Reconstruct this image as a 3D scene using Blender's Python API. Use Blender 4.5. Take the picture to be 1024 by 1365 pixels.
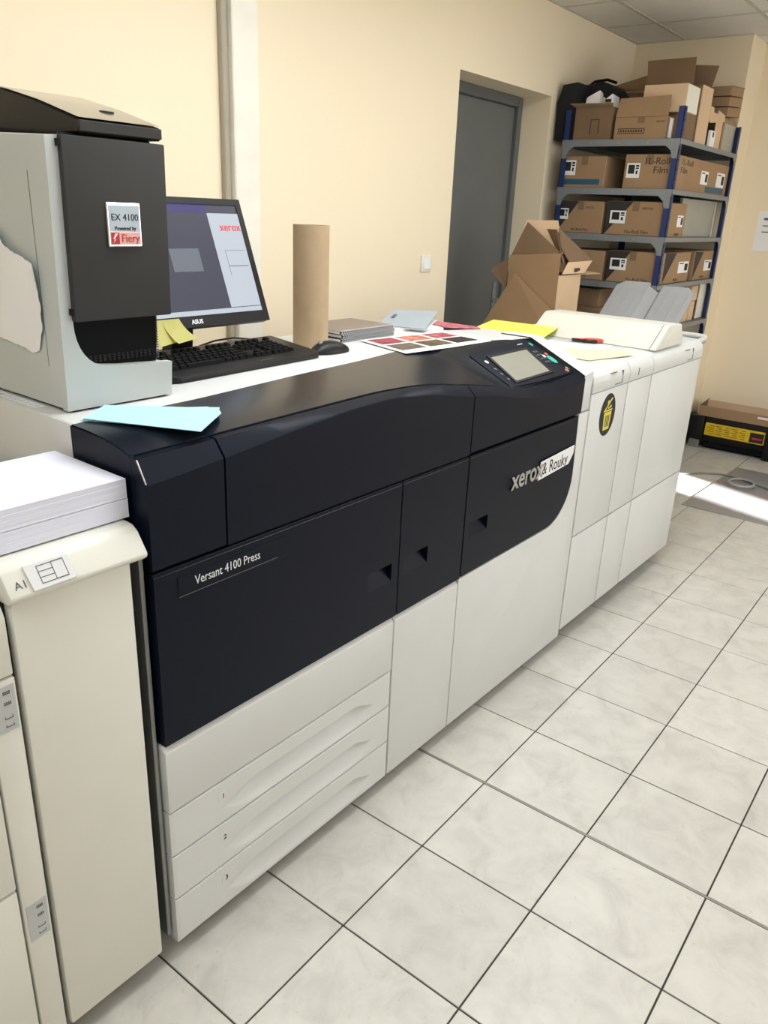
import bpy, bmesh, math, random
from mathutils import Vector, Matrix

random.seed(7)
S = bpy.context.scene
for o in list(bpy.data.objects): bpy.data.objects.remove(o)
COL = S.collection

# ------------------------------------------------------------------ camera
F_PX = 1041.726
YAW, PITCH, ROLL = 0.643165456, 0.368627690, 0.0437265649
CAM = Vector((-1.0505675, -0.85376851, 1.55973818))
TH = -0.01875                                  # printer line is turned 1 degree to the tile grid
TILE = 0.32
fwd = Vector((math.cos(YAW)*math.cos(PITCH), math.sin(YAW)*math.cos(PITCH), -math.sin(PITCH)))
rgt = fwd.cross(Vector((0, 0, 1))).normalized(); upv = rgt.cross(fwd)
r2 = rgt*math.cos(ROLL) + upv*math.sin(ROLL); u2 = upv*math.cos(ROLL) - rgt*math.sin(ROLL)
cam_data = bpy.data.cameras.new('camera'); cam = bpy.data.objects.new('camera', cam_data); COL.objects.link(cam)
M = Matrix((r2, u2, -fwd)).transposed().to_4x4(); M.translation = CAM
cam.matrix_world = M
cam_data.sensor_fit = 'HORIZONTAL'; cam_data.sensor_width = 36.0; cam_data.lens = 36.0*F_PX/1024.0
cam_data.clip_start = 0.05
S.camera = cam

# ------------------------------------------------------------------ world, lamps, exposure
S.view_settings.view_transform = 'Standard'; S.view_settings.look = 'None'
S.view_settings.exposure = 0.62; S.view_settings.gamma = 1.0; S.view_settings.use_curve_mapping = False
w = bpy.data.worlds.new('world'); S.world = w; w.use_nodes = True
w.node_tree.nodes['Background'].inputs[0].default_value = (0.80, 0.88, 1.0, 1)
w.node_tree.nodes['Background'].inputs[1].default_value = 1.0

YW, XB, XF, ZC = 1.56, 4.80, 5.12, 2.68       # left wall, alcove back wall, far wall, ceiling
YR, XREAR = -2.80, -3.20                      # window wall and rear wall (behind the camera)

def area(name, loc, direction, sx, sy, power, col=(1, 1, 1)):
    l = bpy.data.lights.new(name, 'AREA'); l.shape = 'RECTANGLE'; l.size = sx; l.size_y = sy
    l.energy = power; l.color = col
    o = bpy.data.objects.new(name, l); COL.objects.link(o); o.location = loc
    o.rotation_euler = Vector(direction).to_track_quat('-Z', 'Y').to_euler()
    return o
area('window_daylight', (3.0, YR+0.08, 1.55), (0, 1, -0.05), 2.6, 1.3, 28, (0.94, 0.975, 1.0))
area('window_daylight', (-0.3, YR+0.08, 1.55), (0, 1, -0.05), 3.0, 1.3, 7, (0.94, 0.975, 1.0))
area('ceiling_lamp_light', (0.6, 0.25, ZC-0.05), (0, 0, -1), 1.2, 0.6, 20, (0.95, 0.98, 1.0))
area('ceiling_lamp_light', (2.3, 0.2, ZC-0.05), (0, 0, -1), 1.2, 0.6, 10, (0.95, 0.98, 1.0))
area('ceiling_lamp_light', (1.0, -1.2, ZC-0.05), (0, 0, -1), 1.2, 0.6, 6, (0.95, 0.98, 1.0))
area('ceiling_lamp_light', (-1.5, -0.2, ZC-0.05), (0, 0, -1), 1.2, 0.6, 13, (0.95, 0.98, 1.0))
sun = bpy.data.lights.new('sun', 'SUN'); sun.energy = 36; sun.angle = math.radians(1.6); sun.color = (1, 0.97, 0.92)
so = bpy.data.objects.new('sun', sun); COL.objects.link(so)
so.rotation_euler = Vector((0.30, 1.0, -0.335)).to_track_quat('-Z', 'Y').to_euler()

# ------------------------------------------------------------------ materials
def mat(name, col, rough=0.5, metal=0.0, var=0.04, scale=8.0, bump=0.0, bscale=200.0, emit=None, spec=0.5, coat=0.0, alpha=None, transmission=0.0):
    m = bpy.data.materials.new(name); m.use_nodes = True
    nt = m.node_tree; b = nt.nodes['Principled BSDF']
    # sRGB in 0..255 -> linear
    def lin(c):
        c = c/255.0
        return c/12.92 if c <= 0.04045 else ((c+0.055)/1.055)**2.4
    c = [lin(x) for x in col]
    tc = nt.nodes.new('ShaderNodeTexCoord')
    nz = nt.nodes.new('ShaderNodeTexNoise'); nz.inputs['Scale'].default_value = scale; nz.inputs['Detail'].default_value = 3
    nt.links.new(tc.outputs['Object'], nz.inputs['Vector'])
    rp = nt.nodes.new('ShaderNodeValToRGB')
    rp.color_ramp.elements[0].position = 0.3; rp.color_ramp.elements[1].position = 0.7
    rp.color_ramp.elements[0].color = [max(0, x*(1-var)) for x in c]+[1]
    rp.color_ramp.elements[1].color = [min(1, x*(1+var)) for x in c]+[1]
    nt.links.new(nz.outputs['Fac'], rp.inputs['Fac'])
    nt.links.new(rp.outputs['Color'], b.inputs['Base Color'])
    b.inputs['Roughness'].default_value = rough; b.inputs['Metallic'].default_value = metal
    b.inputs['Specular IOR Level'].default_value = spec
    b.inputs['Coat Weight'].default_value = coat
    if transmission: b.inputs['Transmission Weight'].default_value = transmission
    if bump:
        n2 = nt.nodes.new('ShaderNodeTexNoise'); n2.inputs['Scale'].default_value = bscale
        bp = nt.nodes.new('ShaderNodeBump'); bp.inputs['Strength'].default_value = bump; bp.inputs['Distance'].default_value = 0.002
        nt.links.new(tc.outputs['Object'], n2.inputs['Vector']); nt.links.new(n2.outputs['Fac'], bp.inputs['Height'])
        nt.links.new(bp.outputs['Normal'], b.inputs['Normal'])
    if emit:
        b.inputs['Emission Color'].default_value = [lin(x) for x in emit[0]]+[1]; b.inputs['Emission Strength'].default_value = emit[1]
    return m

WHITE = mat('printer_white', (212, 213, 212), 0.42, var=0.015, bump=0.05, bscale=600)
CREAM = mat('feeder_cream', (219, 218, 208), 0.45, var=0.015, bump=0.05, bscale=600)
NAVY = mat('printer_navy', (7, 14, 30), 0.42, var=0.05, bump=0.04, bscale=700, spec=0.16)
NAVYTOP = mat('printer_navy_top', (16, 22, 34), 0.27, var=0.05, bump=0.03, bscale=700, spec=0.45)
GAP = mat('dark_gap', (40, 40, 40), 0.8)
GREYM = mat('grey_steel', (150, 152, 152), 0.4, metal=0.6)
BLACK = mat('black_plastic', (14, 14, 16), 0.45, spec=0.35)
BLACKM = mat('matt_black', (9, 9, 10), 0.8, spec=0.2)
ANTHR = mat('anthracite_door', (58, 57, 56), 0.75, var=0.05, spec=0.3)
LIDGREY = mat('lid_gloss_grey', (86, 84, 76), 0.16, var=0.08, coat=0.6)
SHELLW = mat('server_shell', (188, 193, 191), 0.45, var=0.02)
PAPER = mat('white_paper', (236, 236, 236), 0.8, var=0.01)
REAMP = mat('ream_paper', (226, 228, 243), 0.8, var=0.01)
BLUEP = mat('pale_blue_paper', (174, 214, 226), 0.8, var=0.01)
YELP = mat('fluo_yellow_paper', (236, 242, 104), 0.8, var=0.01)
CREAMP = mat('cream_paper', (236, 226, 186), 0.8, var=0.02)
NOTEP = mat('yellow_note', (236, 230, 150), 0.8, var=0.02)
CARD = mat('cardboard', (158, 128, 96), 0.85, var=0.06, scale=5, bump=0.06, bscale=300)  # base darkened to carry the shade on the carton fronts
CARDL = mat('cardboard_lit_pale', (214, 184, 150), 0.85, var=0.05, scale=5)  # window light painted into lit carton faces; also for pale cartons
CARDD = mat('cardboard_shaded_dark', (128, 103, 78), 0.85, var=0.07, scale=6)  # shade painted into unlit carton faces; also for tape and brown cartons
TUBEM = mat('tube_kraft', (176, 152, 120), 0.75, var=0.05, scale=20)
INK = mat('carton_ink', (70, 54, 42), 0.8)
BLKINK = mat('black_ink', (30, 28, 30), 0.7)
TEAL = mat('teal_tape', (38, 88, 112), 0.5)
DKFILM = mat('dark_carton_print', (44, 38, 38), 0.6)
STEELB = mat('upright_blue', (28, 48, 98), 0.45)
SHELFG = mat('shelf_grey', (132, 137, 142), 0.4, metal=0.25)
DOORG = mat('door_grey', (104, 106, 104), 0.5, var=0.03)
FRAMEG = mat('door_frame_grey', (98, 102, 102), 0.45)
TRAYG = mat('tray_grey', (154, 155, 157), 0.5)
WEDGE = mat('inserter_ivory', (220, 218, 208), 0.5)
SCREEN = mat('lcd_grey', (148, 146, 134), 0.25)
RED = mat('scissor_red', (206, 70, 42), 0.4)
GREEN = mat('start_green', (60, 190, 160), 0.4)
REDB = mat('stop_red', (226, 96, 76), 0.4)
CHROME = mat('chrome', (200, 200, 205), 0.18, metal=1.0)
YELL = mat('warning_yellow', (222, 186, 30), 0.5, var=0.1, scale=40)
BINY = mat('sticker_yellow', (214, 204, 84), 0.5)
TXTW = mat('white_lettering', (225, 228, 232), 0.6)
TXTG = mat('grey_lettering', (90, 92, 96), 0.6)
TXTR = mat('red_lettering', (190, 44, 50), 0.6)
WALLM = mat('wall_cream', (240, 225, 197), 0.85, var=0.012, scale=1.2, bump=0.12, bscale=120)
TRUNK = mat('trunking_white', (232, 228, 216), 0.5)
BOOKG = mat('booklet_grey_blue', (160, 170, 178), 0.6, var=0.03)
NBCOV = mat('notebook_cover', (128, 116, 106), 0.5)
MATG = mat('floor_sheet_silver', (158, 158, 162), 0.32, metal=0.35, var=0.05)
CABLE = mat('grey_cable', (120, 120, 120), 0.5)
PINK = mat('magazine_pink', (196, 108, 120), 0.5, var=0.5, scale=60)
CEILM = mat('ceiling_tile', (224, 220, 212), 0.9, var=0.02, bump=0.3, bscale=300)
TBAR = mat('ceiling_bar', (196, 190, 178), 0.6)
SCRDARK = mat('screen_dark', (20, 20, 26), 0.3, emit=((62, 64, 80), 0.66))
SCRLIGHT = mat('screen_light', (30, 30, 30), 0.3, emit=((196, 204, 214), 0.66))
SCRPURP = mat('screen_purple', (20, 20, 26), 0.3, emit=((60, 48, 116), 0.66))
SCRMID = mat('screen_window', (20, 20, 26), 0.3, emit=((112, 118, 128), 0.66))

def tile_mat():
    m = bpy.data.materials.new('floor_tile'); m.use_nodes = True; nt = m.node_tree; b = nt.nodes['Principled BSDF']
    g = nt.nodes.new('ShaderNodeNewGeometry'); oi = nt.nodes.new('ShaderNodeObjectInfo')
    n1 = nt.nodes.new('ShaderNodeTexNoise'); n1.inputs['Scale'].default_value = 9; n1.inputs['Detail'].default_value = 8; n1.inputs['Roughness'].default_value = 0.65
    n1.inputs['Distortion'].default_value = 0.6
    nt.links.new(g.outputs['Position'], n1.inputs['Vector'])
    r = nt.nodes.new('ShaderNodeValToRGB'); e = r.color_ramp.elements
    e[0].position = 0.30; e[0].color = (0.50, 0.48, 0.435, 1); e[1].position = 0.68; e[1].color = (0.645, 0.625, 0.57, 1)
    k = e.new(0.5); k.color = (0.59, 0.57, 0.52, 1)
    nt.links.new(n1.outputs['Fac'], r.inputs['Fac'])
    n2 = nt.nodes.new('ShaderNodeTexNoise'); n2.inputs['Scale'].default_value = 55; n2.inputs['Detail'].default_value = 5
    nt.links.new(g.outputs['Position'], n2.inputs['Vector'])
    r2_ = nt.nodes.new('ShaderNodeValToRGB'); r2_.color_ramp.elements[0].position = 0.26; r2_.color_ramp.elements[1].position = 0.36
    r2_.color_ramp.elements[0].color = (0.70, 0.68, 0.66, 1); r2_.color_ramp.elements[1].color = (1, 1, 1, 1)
    nt.links.new(n2.outputs['Fac'], r2_.inputs['Fac'])
    mx = nt.nodes.new('ShaderNodeMixRGB'); mx.blend_type = 'MULTIPLY'; mx.inputs[0].default_value = 0.45
    nt.links.new(r.outputs[0], mx.inputs[1]); nt.links.new(r2_.outputs[0], mx.inputs[2])
    hv = nt.nodes.new('ShaderNodeHueSaturation')
    mr = nt.nodes.new('ShaderNodeMapRange'); mr.inputs['To Min'].default_value = 0.95; mr.inputs['To Max'].default_value = 1.05
    nt.links.new(oi.outputs['Random'], mr.inputs['Value']); nt.links.new(mr.outputs[0], hv.inputs['Value'])
    nt.links.new(mx.outputs[0], hv.inputs['Color']); nt.links.new(hv.outputs[0], b.inputs['Base Color'])
    b.inputs['Roughness'].default_value = 0.38
    bp = nt.nodes.new('ShaderNodeBump'); bp.inputs['Strength'].default_value = 0.08; bp.inputs['Distance'].default_value = 0.002
    nt.links.new(n1.outputs['Fac'], bp.inputs['Height']); nt.links.new(bp.outputs['Normal'], b.inputs['Normal'])
    return m
TILEM = tile_mat()
GROUT = mat('grout', (70, 66, 60), 0.9)

# ------------------------------------------------------------------ mesh helpers
class B:
    """collects shapes (in frame coordinates) in one bmesh"""
    def __init__(s): s.bm = bmesh.new()
    def poly(s, vs, faces):
        v = [s.bm.verts.new(p) for p in vs]
        for f in faces:
            try: s.bm.faces.new([v[i] for i in f])
            except ValueError: pass
        return v
    def hexa(s, p):   # 8 pts: bottom 4 ccw, top 4 ccw
        s.poly(p, [(3,2,1,0),(4,5,6,7),(0,1,5,4),(1,2,6,5),(2,3,7,6),(3,0,4,7)]); return s
    def box(s, x0, x1, y0, y1, z0, z1):
        return s.hexa([(x0,y0,z0),(x1,y0,z0),(x1,y1,z0),(x0,y1,z0),(x0,y0,z1),(x1,y0,z1),(x1,y1,z1),(x0,y1,z1)])
    def prism(s, pts, axis, a, b):
        """pts: 2D outline in the other two axes (order x,y,z without `axis`), from a to b"""
        def mk(p, t):
            q = list(p); q.insert(axis, t); return tuple(q)
        n = len(pts)
        s.poly([mk(p, a) for p in pts]+[mk(p, b) for p in pts],
               [tuple(range(n))[::-1], tuple(range(n, 2*n))]+[(i, (i+1) % n, n+(i+1) % n, n+i) for i in range(n)])
        return s
    def sheet(s, pts, t, n=None):
        """flat plate of any 3D outline with thickness t along its normal"""
        P = [Vector(p) for p in pts]
        if n is None:
            n = Vector((0,0,0))
            for i in range(len(P)): n += (P[i]-P[0]).cross(P[(i+1) % len(P)]-P[0])
            n.normalize()
        n = Vector(n); k = len(P)
        s.poly([tuple(p) for p in P]+[tuple(p+n*t) for p in P],
               [tuple(range(k))[::-1], tuple(range(k, 2*k))]+[(i, (i+1) % k, k+(i+1) % k, k+i) for i in range(k)])
        return s
    def cyl(s, c, r, h, axis=2, seg=24, r2=None):
        r2 = r if r2 is None else r2; c = Vector(c)
        ax = [Vector((1,0,0)), Vector((0,1,0)), Vector((0,0,1))][axis]
        a = [Vector((0,1,0)), Vector((0,0,1)), Vector((1,0,0))][axis]; b = ax.cross(a)
        lo = [tuple(c+(a*math.cos(t)+b*math.sin(t))*r) for t in [2*math.pi*i/seg for i in range(seg)]]
        hi = [tuple(c+ax*h+(a*math.cos(t)+b*math.sin(t))*r2) for t in [2*math.pi*i/seg for i in range(seg)]]
        s.poly(lo+hi, [tuple(range(seg))[::-1], tuple(range(seg, 2*seg))]+[(i, (i+1) % seg, seg+(i+1) % seg, seg+i) for i in range(seg)])
        return s
    def ell(s, c, rx, ry, rz, seg=12):
        r = bmesh.ops.create_uvsphere(s.bm, u_segments=seg, v_segments=seg//2+2, radius=1)
        for v in r['verts']: v.co = Vector((c[0]+v.co.x*rx, c[1]+v.co.y*ry, c[2]+v.co.z*rz))
        return s
    def tube(s, path, r, seg=8, closed=False):
        P = [Vector(p) for p in path]; rings = []
        for i, p in enumerate(P):
            if closed: d = P[(i+1) % len(P)]-P[i-1]
            else: d = P[min(i+1, len(P)-1)]-P[max(i-1, 0)]
            d.normalize(); a = d.cross(Vector((0,0,1)))
            if a.length < 1e-3: a = d.cross(Vector((1,0,0)))
            a.normalize(); b = a.cross(d)
            rings.append([s.bm.verts.new(p+(a*math.cos(t)+b*math.sin(t))*r) for t in [2*math.pi*k/seg for k in range(seg)]])
        m = len(rings)
        for i in range(m if closed else m-1):
            A, C_ = rings[i], rings[(i+1) % m]
            for k in range(seg): s.bm.faces.new((A[k], A[(k+1) % seg], C_[(k+1) % seg], C_[k]))
        if not closed:
            s.bm.faces.new(rings[0][::-1]); s.bm.faces.new(rings[-1])
        return s
    def grid(s, rows):
        """rows: list of equal-length lists of 3D points -> surface"""
        V = [[s.bm.verts.new(p) for p in r] for r in rows]
        for i in range(len(V)-1):
            for j in range(len(V[0])-1): s.bm.faces.new((V[i][j], V[i][j+1], V[i+1][j+1], V[i+1][j]))
        return s
    def bevel(s, w, seg=2, ang=0.5):
        bmesh.ops.remove_doubles(s.bm, verts=s.bm.verts, dist=1e-6)
        s.bm.normal_update()
        es = [e for e in s.bm.edges if len(e.link_faces) == 2 and e.calc_face_angle(0) > ang]
        bmesh.ops.bevel(s.bm, geom=es, offset=w, segments=seg, affect='EDGES', profile=0.5, clamp_overlap=True)
        return s

FR = {'P': Matrix.Rotation(TH, 4, 'Z'), 'R': Matrix.Identity(4)}
def finish(name, b, material, parent, inv, smooth):
    bm = b.bm if isinstance(b, B) else b
    bm.transform(inv)
    bmesh.ops.recalc_face_normals(bm, faces=bm.faces)
    me = bpy.data.meshes.new(name); bm.to_mesh(me); bm.free()
    if smooth:
        for p in me.polygons: p.use_smooth = True
        me.set_sharp_from_angle(angle=math.radians(32))
    me.materials.append(material)
    o = bpy.data.objects.new(name, me); COL.objects.link(o)
    if parent is not None: o.parent = parent
    return o
class Thing:
    """an Empty at the base that parents the parts; parts are given in frame coordinates"""
    def __init__(s, name, label, cat, loc, frame='P', group=None, rz=0.0, kind=None):
        s.f = frame; loc = Vector(loc)
        s.local = Matrix.Translation(loc) @ Matrix.Rotation(rz, 4, 'Z') if rz else Matrix.Translation(loc)
        s.inv = Matrix.Translation(-loc)             # parts are drawn unturned, then the Empty turns them
        o = bpy.data.objects.new(name, None); COL.objects.link(o); o.empty_display_size = 0.05
        o.matrix_world = FR[frame] @ s.local
        if label: o['label'] = label
        if cat: o['category'] = cat
        if group: o['group'] = group
        if kind: o['kind'] = kind
        s.o = o
    def part(s, name, b, material, smooth=True, parent=None, label=None, stuff=False):
        o = finish(name, b, material, parent or s.o, s.inv, smooth)
        if label: o['label'] = label
        if stuff: o['kind'] = 'stuff'
        return o
def solo(name, b, material, label, cat, loc, frame='P', group=None, smooth=True):
    """a thing that is one mesh, its origin at loc"""
    loc = Vector(loc)
    o = finish(name, b, material, None, Matrix.Translation(-loc), smooth)
    o.matrix_world = FR[frame] @ Matrix.Translation(loc)
    o['label'] = label; o['category'] = cat
    if group: o['group'] = group
    return o
def struct(name, b, material, smooth=False):
    o = finish(name, b, material, None, Matrix.Identity(4), smooth); o['kind'] = 'structure'; return o
def text_b(string, size, origin, right, up, depth=0.0006, shear=0.0, center=False, bold=0.0, sx=1.0):
    c = bpy.data.curves.new('t', 'FONT'); c.body = string; c.size = size; c.extrude = depth/2; c.shear = shear; c.offset = bold
    c.resolution_u = 3
    if center: c.align_x = 'CENTER'
    o = bpy.data.objects.new('t', c); COL.objects.link(o)
    dg = bpy.context.evaluated_depsgraph_get(); me = bpy.data.meshes.new_from_object(o.evaluated_get(dg))
    bpy.data.objects.remove(o); bpy.data.curves.remove(c)
    r = Vector(right).normalized(); u = Vector(up).normalized(); n = r.cross(u)
    M = Matrix((r*sx, u, n)).transposed().to_4x4(); M.translation = Vector(origin)
    b = B(); b.bm.from_mesh(me); b.bm.transform(M); bpy.data.meshes.remove(me)
    return b
XP, YP_, ZP = (1,0,0), (0,1,0), (0,0,1); XM, YM = (-1,0,0), (0,-1,0)

# ================================================================== ROOM
fb = B().box(XREAR, 6.2, YR-0.1, YW+0.1, -0.05, -0.004)
floor = struct('floor', fb, GROUT)
tm = None
NX0, NX1, NY0, NY1 = -4, 15, -8, 4
g = 0.0022
rest = B()
rest_n = 0
for i in range(-10, 17):
    for j in range(-9, 5):
        x0, x1, y0, y1 = i*TILE+g, (i+1)*TILE-g, j*TILE+g, (j+1)*TILE-g
        if i == 1: x1 -= 0.003
        if i == 2: x0 += 0.003
        y1 = min(y1, YW-0.002); x1 = min(x1, XF-0.002) if y0 < 0.8 else min(x1, XB-0.002); x0 = max(x0, XREAR+0.01); y0 = max(y0, YR+0.01)
        if x1-x0 < 0.02 or y1-y0 < 0.02: continue
        if -4 <= i < 16 and -5 <= j < 5:
            special = i in (1, 2) or abs(x1-x0-(TILE-2*g)) > 1e-4 or abs(y1-y0-(TILE-2*g)) > 1e-4
            if special:
                bb = B().box(x0-(i+.5)*TILE, x1-(i+.5)*TILE, y0-(j+.5)*TILE, y1-(j+.5)*TILE, -0.0045, 0.0).bevel(0.0008, 1)
                o = finish('tile', bb, TILEM, floor, Matrix.Identity(4), False)
            else:
                if tm is None:
                    h = TILE/2-g
                    o = finish('tile', B().box(-h, h, -h, h, -0.0045, 0.0).bevel(0.0008, 1), TILEM, floor, Matrix.Identity(4), False); tm = o.data
                else:
                    o = bpy.data.objects.new('tile', tm); COL.objects.link(o); o.parent = floor
            o.location = ((i+.5)*TILE, (j+.5)*TILE, random.uniform(-0.0003, 0.0002))
        else:
            rest.box(x0, x1, y0, y1, -0.0045, 0.0)
o = finish('tile', rest, TILEM, floor, Matrix.Identity(4), False); o['kind'] = 'stuff'
jb = B().box(2*TILE-0.0035, 2*TILE+0.0035, YR, YW, -0.004, -0.0002)
o = finish('expansion_strip', jb, mat('joint_strip', (150, 146, 136), 0.4, metal=0.3), floor, Matrix.Identity(4), False)

# left wall with the recessed door opening
DX0, DX1, DZ, RD = 2.64, 3.643, 2.224, 0.185
wl = B().box(XREAR, DX0, YW, YW+0.30, 0, ZC).box(DX1, XB+0.1, YW, YW+0.30, 0, ZC).box(DX0, DX1, YW, YW+0.30, DZ, ZC)
struct('wall_left', wl, WALLM)
door = bpy.data.objects.new('door_1', None); COL.objects.link(door); door['kind'] = 'structure'; door.location = (DX0, YW+RD, 0)
iv = Matrix.Translation(-Vector((DX0, YW+RD, 0)))
fw = 0.055
fr = B().box(DX0+.001, DX0+fw, YW+RD, YW+RD+0.07, 0.001, DZ-0.001).box(DX1-fw, DX1-.001, YW+RD, YW+RD+0.07, 0.001, DZ-0.001).box(DX0+fw, DX1-fw, YW+RD, YW+RD+0.07, DZ-fw, DZ-0.001).bevel(0.004, 1)
finish('door_frame', fr, FRAMEG, door, iv, True)
lf = B().box(DX0+fw+0.004, DX1-fw-0.004, YW+RD+0.022, YW+RD+0.06, 0.005, DZ-fw-0.004).bevel(0.002, 1)
leaf = finish('door_leaf', lf, DOORG, door, iv, True)
hb = B().box(DX1-fw-0.09, DX1-fw-0.05, YW+RD+0.012, YW+RD+0.023, 0.93, 1.16).bevel(0.004, 1).tube([(DX1-fw-0.07, YW+RD+0.015, 1.05), (DX1-fw-0.07, YW+RD-0.035, 1.05), (DX1-fw-0.18, YW+RD-0.035, 1.05)], 0.009)
finish('door_handle', hb, GREYM, leaf, iv, True)
# alcove back wall, far wall
struct('wall_alcove', B().box(XB, XF+0.35, 0.80, YW+0.3, 0, ZC), WALLM)
struct('wall_far', B().box(XF, XF+0.35, YR, 0.80, 0, ZC), WALLM)
# window wall (right of the camera) with openings: one bare slot, shaped to cast the sun patch on the floor
wr = B()
ox = [(-1.8, 0.9, 0.92, 2.2), (1.3, 2.6, 0.92, 2.2), (2.74, 3.10, 0.86, 1.225)]
wr.box(XREAR-.12, XF+.35, YR-.12, YR, ZC, ZC+.06)
wr.box(XREAR-.12, -1.8, YR-0.12, YR, 0, ZC).box(0.9, 1.3, YR-0.12, YR, 0, ZC).box(2.6, 2.74, YR-0.12, YR, 0, ZC).box(3.10, XF+0.3, YR-0.12, YR, 0, ZC)
for a, b_, z0, z1 in ox: wr.box(a, b_, YR-0.12, YR, 0, z0).box(a, b_, YR-0.12, YR, z1, ZC)
struct('wall_right', wr, WALLM)
for k, (a, b_, z0, z1) in enumerate(ox[:2]):
    wn = bpy.data.objects.new('window_%d' % (k+1), None); COL.objects.link(wn); wn['kind'] = 'structure'; wn.location = (a, YR-0.06, z0)
    iv = Matrix.Translation(-Vector((a, YR-0.06, z0)))
    f_ = B().box(a, a+.05, YR-.1, YR-.04, z0, z1).box(b_-.05, b_, YR-.1, YR-.04, z0, z1).box(a+.05, b_-.05, YR-.1, YR-.04, z0, z0+.05).box(a+.05, b_-.05, YR-.1, YR-.04, z1-.05, z1)
    finish('window_frame', f_, TRUNK, wn, iv, False)
    # unseen opaque blind, added to keep the sun out of this opening
    finish('sun_block_blind', B().box(a-.04, b_+.04, YR+.002, YR+.008, z0-.05, z1+.06), TRUNK, wn, iv, False)
struct('wall_rear', B().box(XREAR-0.12, XREAR, YR-0.1, YW+0.3, 0, ZC), WALLM)
# ceiling: suspended tiles on bars
ceil = struct('ceiling', B().box(XREAR, XF+0.3, YR, YW, ZC+0.012, ZC+0.06), CEILM)
cm = None
xj0, yj0, ct = 3.66, 0.63, 0.60
for i in range(-6, 3):
    for j in range(-6, 2):
        x0, x1 = xj0+i*ct, xj0+(i+1)*ct; y0, y1 = yj0+j*ct, yj0+(j+1)*ct
        x0 = max(x0, XREAR); x1 = min(x1, XF if y0 < 0.79 else XB); y1 = min(y1, YW); y0 = max(y0, YR)
        if x1-x0 < 0.03 or y1-y0 < 0.03: continue
        if x0 < 2.0: continue
        cx, cy = (x0+x1)/2, (y0+y1)/2
        hx, hy = (x1-x0)/2-0.011, (y1-y0)/2-0.011
        o = finish('ceiling_tile', B().box(-hx, hx, -hy, hy, 0, 0.01), CEILM, ceil, Matrix.Identity(4), False); o.location = (cx, cy, ZC+0.001)
bb = B()
for i in range(-11, 3): bb.box(xj0+i*ct-0.012, xj0+i*ct+0.012, YR, YW, ZC-0.002, ZC+0.011)
for j in range(-5, 3): bb.box(XREAR, XF, yj0+j*ct-0.012, yj0+j*ct+0.012, ZC-0.0025, ZC+0.011)
bb.box(XREAR, XB, YW-0.02, YW, ZC-0.003, ZC+0.011).box(XB-0.02, XB, 0.8, YW, ZC-0.003, ZC+0.011).box(XF-0.02, XF, YR, 0.8, ZC-0.003, ZC+0.011)
finish('ceiling_bar', bb, TBAR, ceil, Matrix.Identity(4), False)
# cable trunking up the left wall
tr = B().box(1.10, 1.225, YW-0.05, YW-0.0005, 0.0, ZC-0.01).bevel(0.004, 1)
struct('trim_1', tr, TRUNK, True)
struct('trim_2', B().box(1.072, 1.0995, YW-0.028, YW-0.0005, 0.0, ZC-0.01).bevel(0.004, 1), mat('trunking_side_shade', (168, 160, 144), 0.5), True)  # not a separate conduit: strip coloured as the trunking's shaded side face
# light switch
sw = Thing('light_switch', 'small white rocker light switch on the cream wall left of the grey door', 'light switch', (2.43, YW, 1.27), 'R')
sw.part('plate', B().box(2.385, 2.475, YW-0.009, YW-0.0005, 1.268, 1.352).bevel(0.004, 2), TRUNK)
sw.part('rocker', B().sheet([(2.403, YW-0.0145, 1.284), (2.457, YW-0.0145, 1.284), (2.457, YW-0.0105, 1.336), (2.403, YW-0.0105, 1.336)], 0.004, (0, 1, 0)).bevel(0.001, 1), PAPER)

# ================================================================== MAIN PRESS
YF = 0.218
pr = Thing('printing_press', 'long digital printing press with navy doors above white drawers', 'printer', (0.6, 0.6, 0))
ch = B().box(-0.284, 1.497, 0.262, 0.975, 0.07, 1.02)
pr.part('chassis', ch, GAP, False)
pr.part('rear_body', B().box(-0.286, 1.499, 0.57, 0.98, 0.05, 1.1645).bevel(0.003, 2), WHITE)
pr.part('side_body', B().box(-0.288, -0.281, 0.445, 0.98, 0.05, 1.1645), WHITE, False)
pr.part('side_cover', B().box(-0.2905, -0.2845, 0.262, 0.42, 0.06, 0.94), WHITE)
pr.part('end_cover', B().box(1.496, 1.501, 0.26, 0.98, 0.06, 1.03), WHITE)
pr.part('side_cover', B().prism([(0.258, 0.90), (0.258, 1.146), (0.29, 1.155), (0.34, 1.1635), (0.446, 1.1655), (0.446, 1.03), (0.43, 0.90)], 0, -0.296, -0.287).bevel(0.0015, 1), NAVY, label='navy side cover')

def interp(tab, x):
    if x <= tab[0][0]: return tab[0][1]
    for (a, va), (b, vb) in zip(tab, tab[1:]):
        if x <= b:
            t = (x-a)/(b-a); return va+(vb-va)*t
    return tab[-1][1]
def smooth_interp(tab, x, w=0.03):
    return sum(interp(tab, x+w*k/3) for k in (-3, -2, -1, 0, 1, 2, 3))/7
seamz = [(-0.30, 1.148), (-0.107, 1.153), (0.12, 1.158), (0.368, 1.163), (0.52, 1.158), (0.62, 1.148), (0.76, 1.127), (0.96, 1.095), (1.08, 1.078), (1.245, 1.068), (1.387, 1.074), (1.50, 1.088)]
lowz = [(-0.295, 1.102), (-0.124, 1.116), (0.075, 1.136), (0.238, 1.147), (0.384, 1.150), (0.552, 1.134), (0.717, 1.106), (0.846, 1.090), (0.977, 1.064), (1.085, 1.045), (1.245, 1.036), (1.395, 1.046), (1.44, 1.06)]
backy = [(-0.294, 0.438), (0.0, 0.452), (0.36, 0.498), (0.62, 0.524), (0.83, 0.556), (1.0, 0.562), (1.153, 0.545), (1.25, 0.49), (1.338, 0.462), (1.50, 0.44)]
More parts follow.
